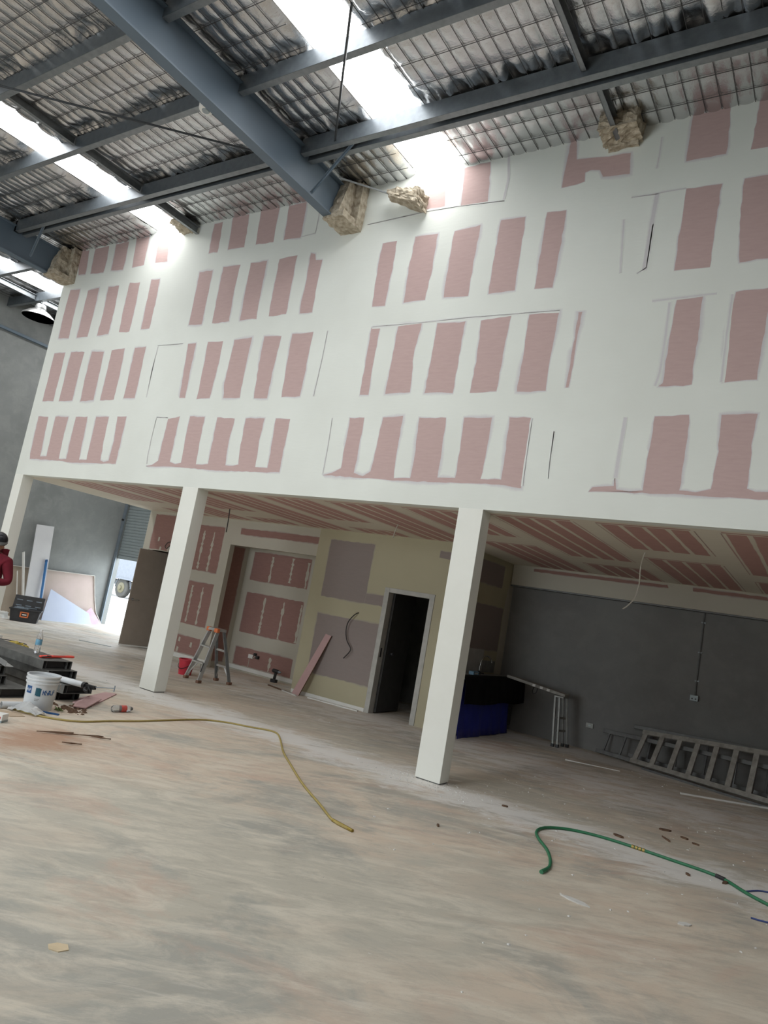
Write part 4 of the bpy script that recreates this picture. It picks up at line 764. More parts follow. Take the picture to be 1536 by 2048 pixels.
flat('plasterboard_offcut','curled pink-brown plasterboard offcut beside the foot of the steel stack','board',[(-7.24,-1.36,.045),(-7.16,-1.25,.02),(-6.83,-1.68,.0),(-6.92,-1.78,.0),(-7.1,-1.62,.01)],.014,.012,M['pinkboard'])
dm = MB((-6.95,-1.85,0)); R5 = random.Random(2)
for k in range(70):
    x, y = R5.gauss(-6.86,.10), R5.gauss(-1.86,.08); s = R5.uniform(.008,.03); dm.hexa([(x-s,y-s*.6,.0),(x+s,y-s*.7,.0),(x+s*.8,y+s,.0),(x-s*.7,y+s*.8,.0)], [(x-s*.5,y-s*.3,s*.8),(x+s*.4,y-s*.4,s*.7),(x+s*.4,y+s*.5,s*.6),(x-s*.4,y+s*.4,s*.7)])
o = dm.build('rubble_heap', M['wood_bit']); o.location = (-6.95,-1.85,0); tag(o,'small heap of dark rubble beside the white pail','rubble',kind='stuff')
t = thing('work_glove','crumpled yellow work glove on the floor at the left beyond the steel stack','glove',(-11.3,.1,0))
m = MB((-11.3,.1,0)); lump((-11.42,0,.0),(-11.22,.14,.07), 6, .03, 14, (-11.3,.1,0), m)
for k in range(5): a = -.5+k*.35; p = Vector((-11.24,.08+.02*(k-2),.03)); m.tube([p,p+Vector((.07*math.cos(a),.07*math.sin(a),.012)),p+Vector((.12*math.cos(a),.12*math.sin(a),-.01))], [.016,.015,.01], 8)
m.build('glove_body', M['yellow'], t, True)

# ------------------------------------------------------------------ hoses, rope, strips, scraps on the floor
def hose(name, lab, cat, pts, r, m, z=None, extra=None):
    P = arc([(x,y,r if z is None else z) for x,y in pts]); o_ = P[0].copy(); o_.z = 0
    t = thing(name, lab, cat, o_); mm = MB(o_); mm.tube(P, r, 10); mm.build('tube', m, t, True)
    if extra: extra(t, P, o_)
    return t
YH = [(-7.3,-2.5),(-6.805,-2.457),(-6.487,-2.32),(-6.306,-2.103),(-6.279,-1.765),(-6.228,-1.418),(-6.216,-1.008),(-6.181,-.583),(-6.019,-.331),(-5.744,-.17),(-5.56,-.05),(-5.42,-.07),(-5.191,-.277),(-4.763,-.725),(-4.382,-1.066),(-3.861,-1.514),(-3.395,-1.863),(-3.101,-2.088),(-2.924,-2.138)]
def yend(t, P, o_):
    mm = MB(o_); mm.tube([P[-4],P[-1]+(P[-1]-P[-2]).normalized()*.05], .013, 10); mm.build('end_fitting', mat('brass_fitting', (.35,.26,.06), None, .4, .6), t, True)
hose('air_hose','yellow hose running across the floor from the pail to mid-floor','hose',YH,.0098,M['yellow_hose'],None,yend)
GH = [(-1.637,-1.50),(-1.638,-1.361),(-1.697,-1.167),(-1.801,-.946),(-1.937,-.744),(-2.027,-.569),(-2.05,-.403),(-2.007,-.263),(-1.874,-.108),(-1.631,-.013),(-1.331,.0),(-1.039,-.021),(-.764,-.041),(-.61,-.1),(-.446,-.28),(-.27,-.419),(.2,-.75)]
def gend(t, P, o_):
    i = min(range(len(P)), key=lambda k: (P[k]-Vector((-1.32,.0,.0))).length)
    for q in range(4): mm = MB(o_); c_ = P[i+0]+(P[i+1]-P[i]).normalized()*(q*.03-.03); dd_ = (P[i+1]-P[i]).normalized(); mm.tube([c_,c_+dd_*.022], .0165, 12); mm.build('coupling_ring', mat('brass_coupling', (.42,.31,.10), None, .45, .5), t, True)
    mm = MB(o_); mm.tube([P[1],P[0]+(P[0]-P[1]).normalized()*.03], .0155, 10); mm.build('end_fitting', M['green_hose'], t, True)
    i = min(range(len(P)), key=lambda k: (P[k]-Vector((-.66,-.07,.0))).length); mm = MB(o_); mm.tube([P[i],P[i+1]], .0165, 10); mm.build('tape_wrap', M['black'], t, True)
hose('garden_hose','green hose curling across the floor at the right','hose',GH,.0125,M['green_hose'],None,gend)
hose('blue_rope','thin blue cord loop at the right edge by the green hose','cord',[(-.47,-.26),(-.44,-.20),(-.378,-.083),(-.31,-.025),(-.2,.0)],.006,M['blue_rope'])
hose('blue_rope','thin blue cord on the floor at the right edge below the green hose','cord',[(-.36,-.86),(-.303,-.851),(-.256,-.833),(-.1,-.8)],.006,M['blue_rope'])
def strip(lab, a, b, wd, m, h=.012): 
    mm = MB((a[0],a[1],0)); mm.bar((*a,h/2),(*b,h/2),wd,h); o = mm.build('floor_strip', m); o.location = (a[0],a[1],0); return tag(o, lab, 'strip')
strip('straight white metal strip on the floor in front of the ladders', (-1.545,3.5), (-.3,4.41), .02, M['white'], .02)
strip('thin pale strip on the floor between the trestle and the ladders', (-3.147,3.707), (-2.44,4.0), .012, M['white'], .012)
strip('thin wooden stick on the floor at the corner of the washroom wall', (-8.33,3.05), (-7.66,2.84), .03, M['wood_bit'], .02)
strip('pale timber strip on the floor by the foot of the leaning pink offcut', (-7.95,2.93), (-7.45,2.76), .025, M['plaster_core'], .02)
strip('pair of thin strips on the floor in front of the taupe door', (-12.7,2.2), (-12.0,2.45), .018, M['shutter'], .01)
strip('white bottom plate strip lying along the washroom wall', (-7.3,2.9), (-6.3,2.93), .05, M['white'], .02)
def shard(name, lab, cat, x, y, s, m, seed, th=.006, grp=None, asp=.55):
    R = random.Random(seed); n = 6; an = R.uniform(0,PI); P = []
    for k in range(n):
        a = 2*PI*k/n; r_ = s*R.uniform(.7,1.1); u, v = r_*math.cos(a), r_*math.sin(a)*asp; P.append((x+u*math.cos(an)-v*math.sin(an), y+u*math.sin(an)+v*math.cos(an)))
    return flat(name, lab, cat, P, 0, th, m, grp)
shard('paper_scrap','cream paper scrap on the bare floor at the lower left','scrap',-2.65,-4.684,.05,mat('cream_paper',(.66,.54,.36),None,.8),1,.004,None,.8)
shard('plaster_shard','long white plaster flake on the floor below the green hose end','flake',-1.302,-1.821,.10,M['chip'],2,.008,None,.35)
shard('plaster_shard','white plaster flake on the floor at the lower right below the green hose','flake',-.685,-1.49,.055,M['chip'],3,.008,None,.6)
for k, (x, y, s, l) in enumerate(((-1.53,.25,.06,'dark square bark scrap just behind the green hose'),(-1.29,1.08,.07,'largest dark timber scrap on the floor behind the green hose'),(-1.09,.98,.05,'dark timber scrap right of the largest one behind the green hose'),(-.97,.87,.035,'small dark timber scrap farthest right behind the green hose'),(-1.2,.70,.09,'thin dark sliver of timber lying behind the green hose'),(-.60,-.16,.045,'dark scrap caught against the green hose'),(-.86,-.28,.035,'small dark scrap below the green hose near its tape wrap'),(-2.60,-1.30,.03,'tiny dark scrap in mid-floor right of the yellow hose end'),(-2.55,.0,.04,'dark scrap on the floor left of the green hose bend'))):
    shard('timber_scrap', l, 'scrap', x, y, s, M['wood_bit'], 20+k, .014, 'dark scraps on the floor', .4 if k != 4 else .1)
for k, (a, b, l) in enumerate((((-6.02,-2.75),(-5.9,-2.45),'forked dark twig on the red dirt at the left'),((-5.93,-2.62),(-5.72,-2.25),'long thin dark twig on the red dirt at the left'),((-5.75,-2.36),(-5.62,-2.24),'short dark twig right of the long one on the red dirt'),((-5.62,-2.75),(-5.52,-2.62),'small dark chip at the near edge of the red dirt'))):
    mm = MB((*a,0)); mm.tube(arc([(*a,.012),((a[0]+b[0])/2+.02,(a[1]+b[1])/2-.02,.016),(*b,.01)]), [.004+.004*((i*7)%3)/2 for i in range(len(arc([(*a,.012),((a[0]+b[0])/2+.02,(a[1]+b[1])/2-.02,.016),(*b,.01)])))], 6)
    o = mm.build('twig', M['wood_bit']); o.location = (*a,0); tag(o, l, 'twig', 'twigs on the red dirt')
cm = MB(); R6 = random.Random(12)
for k in range(900):
    z = R6.random()
    if z < .28: x, y = R6.gauss(-3.4,.38), R6.gauss(-.08,.16)
    elif z < .33: x, y = R6.gauss(-7.8,.35), R6.gauss(.0,.2)
    elif z < .75: x, y = R6.uniform(-3.2,-.2), R6.gauss(.3,1.3)
    elif z < .9: x, y = R6.uniform(-3.6,-.2), R6.gauss(4.3,.45)
    else: x, y = R6.uniform(-7,-2), R6.gauss(.2,.9)
    s = R6.choice((.005,.007,.009,.012)) if z < .28 else R6.choice((.0025,.003,.0035,.004,.005,.006,.009,.013)); a = R6.uniform(0,6); u = Vector((math.cos(a),math.sin(a),0))*s; v = Vector((-math.sin(a),math.cos(a),0))*s*R6.uniform(.4,.9); c_ = Vector((x,y,0)); hh = Vector((0,0,s*.5))
    cm.add([c_-u,c_+v,c_+u,c_-v,c_-u*.6+hh,c_+v*.6+hh,c_+u*.6+hh,c_-v*.6+hh], [(4,5,6,7),(0,1,5,4),(1,2,6,5),(2,3,7,6),(3,0,4,7)])
tag(cm.build('plaster_crumbs', M['chip']), 'white plaster crumbs scattered over the concrete floor', 'crumbs', kind='stuff')

# ------------------------------------------------------------------ step ladder, bucket, drill
LO = Vector((-8.6,1.8,0)); t = thing('step_ladder','small aluminium step ladder with an orange top cap standing on the floor','ladder',LO)
f1, f2, r1, r2 = Vector((-8.87,1.60,.03)), Vector((-8.45,1.49,.03)), Vector((-8.68,2.10,.03)), Vector((-8.33,2.06,.03))
tf1, tf2, tr1, tr2 = Vector((-8.665,1.72,.84)), Vector((-8.43,1.665,.84)), Vector((-8.625,1.83,.84)), Vector((-8.405,1.78,.84))
for a, b in ((f1,tf1),(f2,tf2)): m = MB(LO); m.bar(a,b,.028,.065,(.25,.97,0)); m.build('leg', M['galv_lt'], t, bevel=.003)
for a, b in ((r1,tr1),(r2,tr2)): m = MB(LO); m.bar(a,b,.026,.05,(.25,.97,0)); m.build('leg', M['galv'], t, bevel=.003)
for k in (.34,.67):
    a, b = f1.lerp(tf1,k), f2.lerp(tf2,k); m = MB(LO); m.bar(a,b,.10,.022,(0,0,1)); m.build('tread', M['galv_lt'], t, bevel=.003)
for k in (.30,.62): m = MB(LO); m.bar(r1.lerp(tr1,k),r2.lerp(tr2,k),.02,.033); m.build('rear_crossbar', M['galv_lt'], t)
a, b = f1.lerp(tf1,.34), f2.lerp(tf2,.34); c_, d = r1.lerp(tr1,.30), r2.lerp(tr2,.30)
for p_, q_ in ((f1.lerp(tf1,.06),a.lerp(b,.38)),(f2.lerp(tf2,.06),b.lerp(a,.38)),(r1.lerp(tr1,.06),c_.lerp(d,.3)),(r2.lerp(tr2,.06),d.lerp(c_,.3))): m = MB(LO); m.bar(p_,q_,.01,.024); m.build('diagonal_brace', M['galv_lt'], t)
m = MB(LO); m.hexa([tf1+Vector((-.03,-.05,-.0)),tf2+Vector((.03,-.05,0)),tr2+Vector((.03,.03,0)),tr1+Vector((-.03,.03,0))],[tf1+Vector((-.025,-.045,.045)),tf2+Vector((.025,-.045,.045)),tr2+Vector((.025,.025,.045)),tr1+Vector((-.025,.025,.045))]); m.build('top_platform', M['galv_lt'], t, bevel=.006)
for q in (tf1, tf2): m = MB(LO); m.box(q.x-.04,q.y-.055,q.z-.02,q.x+.04,q.y+.01,q.z+.047); m.build('top_cap', M['orange'], t, bevel=.01)
for q in (f1,f2,r1,r2): m = MB(LO); m.box(q.x-.03,q.y-.04,0,q.x+.03,q.y+.04,.045); m.build('rubber_foot', mat('brown_foot', (.22,.12,.08), None, .8) if 'brown_foot' not in bpy.data.materials else bpy.data.materials['brown_foot'], t, bevel=.006)
m = MB(LO); q = f2.lerp(tf2,.28); m.bar(f2.lerp(tf2,.18)+Vector((.0,-.036,0)),f2.lerp(tf2,.36)+Vector((.0,-.036,0)),.025,.004,(.25,.97,0)); m.build('warning_sticker', M['black'], t)
t = thing('bucket','small red plastic bucket behind the step ladder','bucket',(-9.19,1.86,0))
m = MB(); m.lathe([(0,0),(.105,0),(.135,.235),(.145,.24),(.145,.26),(.128,.26),(.1,.02),(0,.02)], (0,0,0), 24); m.build('body', M['red'], t, True)
m = MB(); m.tube([(.14*math.cos(a),.14*math.sin(a)*.9,.22-.12*abs(math.sin(a))) for a in [PI*(1+i/12) for i in range(13)]], .005, 6); m.build('handle', M['black'], t, True)
t = thing('cordless_drill','black cordless drill standing on its battery in the recess','drill',(-8.62,3.52,0))
m = MB(); m.box(-.06,-.04,0,.06,.04,.06); m.build('battery', M['black'], t, bevel=.008)
m = MB(); m.bar((-.0,0,.05),(.012,0,.18),.04,.045); m.build('grip', M['black'], t, bevel=.008)
m = MB(); m.tube([(-.08,0,.21),(-.06,0,.21),(.06,0,.205),(.07,0,.205)], [.02,.036,.036,.028], 14); m.build('motor_housing', M['black'], t, True)
m = MB(); m.tube([(.07,0,.205),(.10,0,.205),(.13,0,.205)], [.024,.022,.012], 12); m.build('chuck', M['steelguide'], t, True)
# leaning pink strip
P = [(-7.64,2.86,0),(-7.48,2.86,0),(-7.15,3.03,1.07),(-7.28,3.03,1.09)]
mm = MB((-7.56,2.86,0)); mm.slab([Vector(p) for p in P], .013); t = thing('plasterboard_offcut','narrow pink plasterboard offcut leaning against the washroom wall','board',(-7.56,2.86,0)); mm.build('sheet', M['pinkboard'], t)
mm = MB((-7.56,2.86,0)); mm.bar((-7.476,2.862,0),(-7.147,3.03,1.07),.006,.016,(0,1,0)); mm.build('cut_edge', M['wood_bit'], t)
def wire(name, lab, pts, r, m, cat='cable'):
    o_ = Vector(pts[0]); mm = MB(o_); mm.tube(arc(pts,.04), r, 6); o = mm.build(name, m, None, True); o.location = o_; return tag(o, lab, cat)
wire('hanging_cable','dark cable coming out of the washroom wall and drooping in an S',[(-6.70,3.05,1.54),(-6.73,2.99,1.50),(-6.83,2.98,1.36),(-6.855,3.0,1.2),(-6.80,3.0,1.05),(-6.70,3.0,.94),(-6.72,2.99,.86),(-6.80,2.985,.76)],.009,M['cable'])
wire('hanging_cable','pale twin cable hanging from the ceiling above the dark rear wall',[(-2.02,2.03,2.89),(-2.05,2.03,2.72),(-2.04,2.02,2.5),(-2.07,2.01,2.32),(-2.15,2.0,2.2),(-2.19,2.0,2.17)],.008,M['cable_wh'])
wire('hanging_cable','dark cable stub hanging from the ceiling near the recess opening',[(-8.83,1.75,2.89),(-8.81,1.75,2.7),(-8.80,1.75,2.48)],.009,M['cable'])
wire('hanging_cable','pale cable stub hanging from the ceiling left of the front right column',[(-5.33,1.62,2.89),(-5.36,1.62,2.78),(-5.38,1.62,2.68)],.008,M['cable_wh'])
wire('hanging_cable','thin looped cable on the pink board above the taupe door',[(-11.6,3.1,2.36),(-11.62,3.06,2.28),(-11.74,3.05,2.25),(-11.8,3.05,2.16),(-11.73,3.05,2.12),(-11.66,3.06,2.2),(-11.66,3.05,2.0)],.008,M['cable'])
t = thing('power_outlet','white power outlet plate with black plugs and loose wiring in the recess','outlet',(-9.45,YR,.33))
o = (-9.45,YR,.33)
m = MB(o); m.box(-9.56,YR-.012,.29,-9.44,YR,.365); m.build('face_plate', M['white'], t, bevel=.003)
m = MB(o); m.box(-9.40,YR-.05,.36,-9.35,YR,.41); m.box(-9.33,YR-.06,.31,-9.27,YR,.37); m.build('plug', M['black'], t, bevel=.006)
m = MB(o); m.tube(arc([(-9.44,YR-.01,.33),(-9.40,YR-.05,.30),(-9.35,YR-.05,.35),(-9.30,YR-.03,.32)]), .006, 6); m.tube([(-9.52,YR-.005,.29),(-9.52,YR-.006,.08)], .007, 6); m.build('loose_wire', M['cable_wh'], t, True)

# ------------------------------------------------------------------ kitchenette bench under plastic sheets
t = thing('kitchen_bench','grey laminate bench with mixer tap along the kitchenette wall, covered by sheets','bench',(-4.8,4.1,0))
o = (-4.8,4.1,0)
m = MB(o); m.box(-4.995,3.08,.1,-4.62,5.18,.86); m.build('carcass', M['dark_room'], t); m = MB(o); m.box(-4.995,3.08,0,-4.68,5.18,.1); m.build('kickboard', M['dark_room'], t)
m = MB(o); m.box(-4.995,3.06,.86,-4.55,5.2,.895); m.build('worktop', M['laminate'], t, bevel=.004)
m = MB(o); m.box(-4.999,3.15,.895,-4.99,4.48,1.30); m.build('splashback', M['splash'], t)
m = MB(o); m.box(-4.999,4.40,.92,-4.992,5.02,1.12); m.build('grey_patch_panel', M['galv_dull'], t)
tp = MB(o); tp.tube(arc([(-4.9,4.2,.9),(-4.9,4.2,1.0),(-4.89,4.21,1.13),(-4.86,4.27,1.205),(-4.83,4.35,1.20),(-4.80,4.40,1.15),(-4.79,4.41,1.11)],.03), .011, 10); tap = tp.build('mixer_tap', M['chrome'], t, True)
m = MB(o); m.lathe([(0,0),(.03,0),(.028,.05),(.02,.06),(0,.06)], (-4.9,4.2,.895), 14); m.bar((-4.89,4.22,.92),(-4.86,4.3,.915),.015,.015); m.build('tap_base', M['black'], tap, True)
t = thing('packet','small pale blue packet on the bench beside the tap','packet',(-4.84,3.86,.895)); m = MB(); m.box(-.04,-.10,0,.05,.10,.055); m.build('wrap', M['bluebox'], t, bevel=.006); m = MB(); m.box(.0502,-.06,.015,.051,.06,.04); m.build('printed_label', M['bucket'], t)
def drape(name, lab, cat, y0, y1, prof, m, amp, seed, thick=.004, rag=0.):
    """sheet hung over the front of the bench: prof = (x,z) path; folds run down it"""
    ny = 46; R = random.Random(seed); ph = [R.uniform(0,6) for _ in range(4)]; vs = []; k = len(prof)
    for i in range(ny+1):
        y = y0+(y1-y0)*i/ny
        for j, (x, z) in enumerate(prof):
            s = j/(k-1); d = amp*s*(math.sin(y*9+ph[0])+.6*math.sin(y*17+ph[1])+.4*math.sin(y*31+ph[2])); e = rag*math.sin(y*5+ph[3])*(s if j == k-1 else 0)
            vs.append((x+d, y+(.0 if 0 < i < ny else .0), z+e))
    mm = MB((-4.5,(y0+y1)/2,0)); mm.add(vs, [(i*k+j,(i+1)*k+j,(i+1)*k+j+1,i*k+j+1) for i in range(ny) for j in range(k-1)])
    o = mm.build(name, m, None, True, ang=80); o.location = (-4.5,(y0+y1)/2,0); sd = o.modifiers.new('thick','SOLIDIFY'); sd.thickness = thick; sd.offset = 1
    return tag(o, lab, cat)
drape('blue_tarpaulin','dark blue tarpaulin hanging to the floor under the black sheet',  'tarpaulin', 2.86, 4.78, [(-4.6,.80),(-4.55,.62),(-4.54,.45),(-4.53,.3),(-4.52,.15),(-4.50,.012)], M['bluetarp'], .010, 3, .004)
drape('black_sheet','black plastic sheet draped over the front of the kitchenette bench', 'sheet', 2.82, 5.2, [(-4.74,.905),(-4.6,.906),(-4.5,.90),(-4.46,.86),(-4.45,.75),(-4.44,.62),(-4.435,.51)], M['blacksheet'], .008, 5, .004, .012)
# trestle and plank
t = thing('scaffold_plank','narrow scaffold plank from the covered bench to the aluminium trestle','plank',(-4.1,4.85,.80))
o = (-4.1,4.85,.80); m = MB(o); m.bar((-4.62,4.84,.935),(-3.60,4.86,.815),.23,.045); m.build('deck', M['ladder_grey'], t, bevel=.004)
for xx in (-4.15,-4.02,-3.9): m = MB(o); zz = .935-(xx+4.62)*.1176; m.box(xx,4.715,zz-.02,xx+.05,4.725,zz+.02); m.build('grip_cleat', M['plaster_core'], t)
m = MB(o); m.tube(arc([(-4.12,4.72,.85),(-4.13,4.70,.78),(-4.10,4.69,.74),(-4.06,4.70,.78),(-4.06,4.72,.84)]), .007, 6); m.build('rope_loop', M['black'], t, True)
t = thing('trestle','aluminium trestle stand holding the end of the plank','trestle',(-3.6,4.84,0))
o = (-3.6,4.84,0)
for (a, b) in (((-3.67,4.68,.03),(-3.75,4.74,.77)),((-3.60,4.70,.03),(-3.68,4.75,.77)),((-3.53,4.99,.03),(-3.62,4.94,.77)),((-3.60,4.97,.03),(-3.68,4.93,.77))): m = MB(o); m.bar(a,b,.03,.03); m.build('leg', M['galv_dull'], t, bevel=.003)
for zz in (.25,.45): m = MB(o); k = zz/.77; m.bar((-3.64-.08*k,4.70+.03*k,zz),(-3.56-.09*k,4.97-.02*k,zz),.02,.03); m.build('rung', M['galv_dull'], t)
m = MB(o); m.box(-3.76,4.70,.77,-3.60,4.98,.795); m.build('head_plate', M['galv_dull'], t, bevel=.003)
for (x, y) in ((-3.67,4.68),(-3.60,4.70),(-3.53,4.99),(-3.60,4.97)): m = MB(o); m.box(x-.025,y-.025,0,x+.025,y+.025,.05); m.build('rubber_foot', M['black'], t, bevel=.005)
# conduit and outlets on the rear wall
t = thing('power_outlet','grey outlet box at the foot of the conduit on the dark rear wall','outlet',(-1.78,5.35,1.15))
o = (-1.78,5.35,1.15); m = MB(o); m.box(-1.84,5.30,1.12,-1.72,5.35,1.21); m.build('face_plate', M['shutter'], t, bevel=.006); m = MB(o); m.box(-1.815,5.296,1.145,-1.795,5.30,1.165); m.box(-1.765,5.296,1.145,-1.745,5.30,1.165); m.build('socket', M['black'], t)
m = MB(o); m.tube([(-1.775,5.335,1.21),(-1.765,5.335,2.50)], .012, 8); m.build('conduit', M['ladder_dk'], t, True)
for zz in (1.42,1.86,2.33): m = MB(o); m.box(-1.80,5.325,zz,-1.735,5.35,zz+.02); m.build('saddle_clip', M['shutter'], t)
t = thing('wall_plate','low grey plastic wall plate on the dark rear wall above the ladders','plate',(-3.31,5.35,.39)); m = MB(); m.box(-.06,-.02,-.04,.06,0,.04); m.build('face_plate', M['galv_dull'], t, bevel=.004); m = MB(); m.box(-.02,-.024,-.012,.02,-.02,.012); m.build('blank_insert', M['shutter'], t)

# ------------------------------------------------------------------ ladders lying on their sides along the rear wall
def ladder(lab, lo, hi, n, treadw, stile, m_, step=.28, t0=.06, thin=False):
    la, lb = Vector(lo[0]), Vector(lo[1]); ha, hb = Vector(hi[0]), Vector(hi[1]); o = la
    t = thing('ladder', lab, 'ladder', o, 0, 'ladders lying along the rear wall')
    fd = (lb-la).normalized(); upv = (ha-la).normalized(); nrm = fd.cross(upv)
    for a, b in ((la,lb),(ha,hb)): m = MB(o); m.bar(a,b,stile[0],stile[1],upv); m.build('stile', m_, t, bevel=.004)
    L = (lb-la).length
    for k in range(n):
        s = (t0+k*step)/L
        if s > 1: break
        p, q = la.lerp(lb,s), ha.lerp(hb,s); m = MB(o); m.bar(p,q,treadw,.03 if not thin else .028,nrm); m.build('rung', m_, t, bevel=.003)
    return t
ladder('front weathered step ladder with wide treads lying on its side by the rear wall', ((-2.52,4.93,.07),(.45,4.05,.07)), ((-2.43,5.16,.50),(.45,4.42,.74)), 11, .075, (.035,.07), M['ladder_grey'])
ladder('second dull ladder with thin rungs lying behind the front step ladder', ((-3.12,5.20,.05),(.45,4.30,.05)), ((-3.06,5.28,.37),(.45,4.56,.50)), 13, .028, (.03,.06), M['ladder_dk'], .28, .12, True)
ladder('rearmost dark ladder leaning on the rear wall behind the other ladders', ((-2.62,5.22,.10),(.45,4.62,.06)), ((-2.60,5.31,.54),(.45,4.86,.70)), 8, .03, (.03,.055), M['ladder_dk'], .42, .3, True)
strip('dark steel bar lying in front of the ladders along the rear wall', (-2.3,4.76), (-.2,4.08), .035, M['ladder_dk'], .03)

# ------------------------------------------------------------------ person at the left edge
PL = Vector((-9.79,-1.46,0)); t = thing('person','person in a black cap, dark red hooded top and floral shorts at the left edge','person',PL)
F = Vector((.50,-.866,0)); S = Vector((.866,.50,0)); Z = Vector((0,0,1))
def P3(s, f, z): return S*s+F*f+Z*z
def skin(name, V, E, m, parent, sub=2):
    me = bpy.data.meshes.new(name); me.from_pydata([tuple(v[0]) for v in V], E, []); o = bpy.data.objects.new(name, me); C.objects.link(o); o.parent = parent
    sk = o.modifiers.new('skin','SKIN')
    if not me.skin_vertices: 
        bm = bmesh.new(); bm.from_mesh(me); bm.verts.layers.skin.verify(); bm.to_mesh(me); bm.free()
    for i, v in enumerate(V):
        d = me.skin_vertices[0].data[i]; r = v[1]; d.radius = r if hasattr(r,'__len__') else (r, r); d.use_root = (i == 0)
    sk.use_smooth_shade = True; ss = o.modifiers.new('sub','SUBSURF'); ss.levels = ss.render_levels = sub; me.materials.append(m); return o
V = []; E = []
def nv(p, r, par=None):
    V.append((p, r)); i = len(V)-1
    if par is not None: E.append((par, i))
    return i
Hd = S*.02+F*.03
pel = nv(P3(0,0,.93), (.13,.10)); wa = nv(P3(0,.0,1.08), (.12,.09), pel); ch = nv(P3(0,.01,1.28), (.14,.10), wa); ub = nv(P3(0,.0,1.42), (.09,.08), ch); nk = nv(P3(0,.02,1.50), .055, ub)
h1 = nv(P3(.02,.05,1.56), (.07,.085), nk); h2 = nv(P3(.03,.06,1.63), (.075,.095), h1); h3 = nv(P3(.03,.055,1.70), (.06,.075), h2)
for sd in (1,-1):
    sh = nv(P3(.185*sd,0,1.40), .058, ub); el = nv(P3(.255*sd,-.01,1.12), .043, sh); wr = nv(P3(.13*sd,.22,1.10), .03, el); pm = nv(P3(.09*sd,.285,1.115), (.036,.022), wr)
    for k in range(4):
        b = P3((.075-.018*k)*sd+.02*sd,.33,1.14-.018*k+.0); k1 = nv(b, .010, pm); k2 = nv(b+P3(-.03*sd,.028,-.002), .0095, k1); nv(b+P3(-.055*sd,.02,-.006), .008, k2)
    th = nv(P3(.08*sd,.27,1.155), .011, pm); nv(P3(.05*sd,.30,1.175), .009, th)
    hp = nv(P3(.095*sd,0,.86), .095, pel); kn = nv(P3(.11*sd,.03,.49), .062, hp); ca = nv(P3(.11*sd,-.02,.30), .055, kn); an = nv(P3(.11*sd,-.02,.085), .038, ca); nv(P3(.12*sd,.14,.04), .032, an)
skin('body', V, E, M['skin'], t)
V = []; E = []
a = nv(P3(0,.0,.92), (.165,.135)); b = nv(P3(0,.005,1.10), (.17,.135), a); c_ = nv(P3(0,.01,1.28), (.175,.135), b); d = nv(P3(0,-.01,1.42), (.115,.105), c_); nv(P3(.0,-.03,1.50), (.085,.085), d)
for sd in (1,-1):
    sh = nv(P3(.185*sd,0,1.385), .085, d); el = nv(P3(.265*sd,-.015,1.115), .066, sh); nv(P3(.15*sd,.19,1.10), .046, el)
hd = skin('hooded_top', V, E, M['hoodie'], t)
m = MB(); lump((-.10,-.04,1.42),(.10,.06,1.56), 8, .02, 12, (0,0,0), m); ho = m.build('hood', M['hoodie'], hd, True); ho.matrix_local = Matrix.Translation(F*-.11)
def mark(name, s, z, rad, m_):   # chest emblem ring
    mm = MB(); ctr = P3(s,.165,z); mm.tube([ctr+S*(rad*math.cos(q))+Z*(rad*math.sin(q))+F*(-.02*abs(math.cos(q))) for q in [2*PI*i/20 for i in range(21)]], .006, 6); mm.tube([ctr+S*(-rad*.6)+F*.004,ctr+S*(rad*.6)+F*.004], .006, 6); mm.tube([ctr+S*(-rad*.3)+Z*(rad*.5)+F*.004,ctr+S*(rad*.4)-Z*(rad*.5)+F*.004], .005, 6); return mm.build(name, m_, hd, True)
mark('chest_emblem', .12, 1.25, .05, M['white'])
V = []; E = []
a = nv(P3(0,0,.96), (.15,.125)); b = nv(P3(0,0,.88), (.16,.13), a)
for sd in (1,-1): h_ = nv(P3(.095*sd,0,.80), .105, b); nv(P3(.11*sd,.02,.52), .088, h_)
skin('shorts', V, E, M['floral'], t)
for sd in (1,-1):
    m = MB(); c_ = P3(.115*sd,.04,0); q = Matrix((S,F,Z)).transposed()
    prof = [(-.045,-.12,0),(.045,-.12,0),(.055,.05,0),(.04,.15,0),(-.04,.15,0),(-.05,.05,0)]; m.hexa([c_+q@Vector((x,y,0)) for x,y,_ in prof], [c_+q@Vector((x*.85,y*.9,.075 if y > 0 else .12)) for x,y,_ in prof]); m.build('boot', M['boot'], t, bevel=.015)
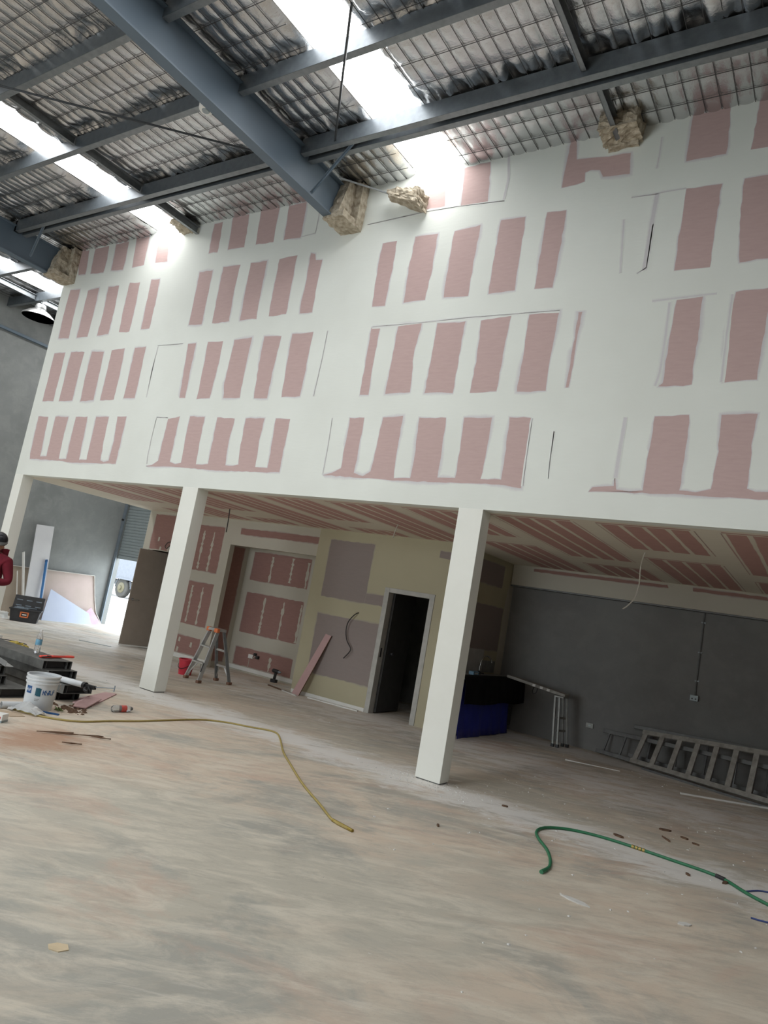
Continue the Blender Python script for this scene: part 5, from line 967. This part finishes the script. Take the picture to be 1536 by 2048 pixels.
# cap, turned to the right of the picture, and the face below it
HF = Vector((.93,-.28,-.18)).normalized(); HS = HF.cross(Z).normalized(); HU = HS.cross(HF); q = Matrix((HS,HF,HU)).transposed(); hc = P3(.03,.06,1.63)
m = MB(); pr = [(.112*math.cos(u), .118*math.sin(u)+.005) for u in [PI/2*i/8 for i in range(9)]]; pr[-1] = (0.001, pr[-1][1]); m.lathe([(0.0,.0),(.112,-.005)]+pr, hc+HU*.03, 24, q); cap = m.build('cap', M['capblack'], t, True)
m = MB(); bp = []
for k in range(9): u = -1.1+2.2*k/8; bp.append(hc+HU*.028+q@Vector((math.sin(u)*.112, math.cos(u)*.105+.085*math.cos(u*1.1), -.03*math.cos(u*1.2))))
ip = [hc+HU*.032+q@Vector((math.sin(-1.1+2.2*k/8)*.108, math.cos(-1.1+2.2*k/8)*.10, 0)) for k in range(9)]
m.add(bp+ip, [(k,k+1,9+k+1,9+k) for k in range(8)]); br_ = m.build('brim', M['capbrim'], cap, True); br_.modifiers.new('thick','SOLIDIFY').thickness = .006
m = MB(); m.add([hc+q@Vector(v) for v in ((-.014,.09,-.03),(.014,.09,-.03),(0,.094,.01),(0,.122,-.035),(0,.092,-.045))], [(0,3,2),(3,1,2),(0,4,3),(4,1,3)]); m.build('nose', M['skin'], t)
for sd in (1,-1):
    m = MB(); m.lathe([(0,-.011),(.009,-.007),(.012,0),(.009,.007),(0,.011)], hc+q@Vector((.032*sd,.083,-.005)), 10); m.build('eye', M['white'], t, True)
    m = MB(); m.lathe([(0,-.03),(.012,-.02),(.016,0),(.012,.02),(0,.03)], hc+q@Vector((.08*sd,-.005,-.02)), 10); m.build('ear', M['skin'], t, True)
m = MB(); m.bar(hc+q@Vector((-.025,.087,-.068)), hc+q@Vector((.025,.087,-.068)), .012, .01); m.build('mouth', mat('lips', (.30,.12,.10), None, .6), t)
o = thing('marking_pad','grey flat pad held in front of the waist by the person','pad',PL+P3(.05,.33,1.10)); m = MB(); m.add([], []); m.bar(S*-.11+Z*.0, S*.12+Z*.03, .10, .012); m.build('pad_face', M['shutter'], o, bevel=.003)
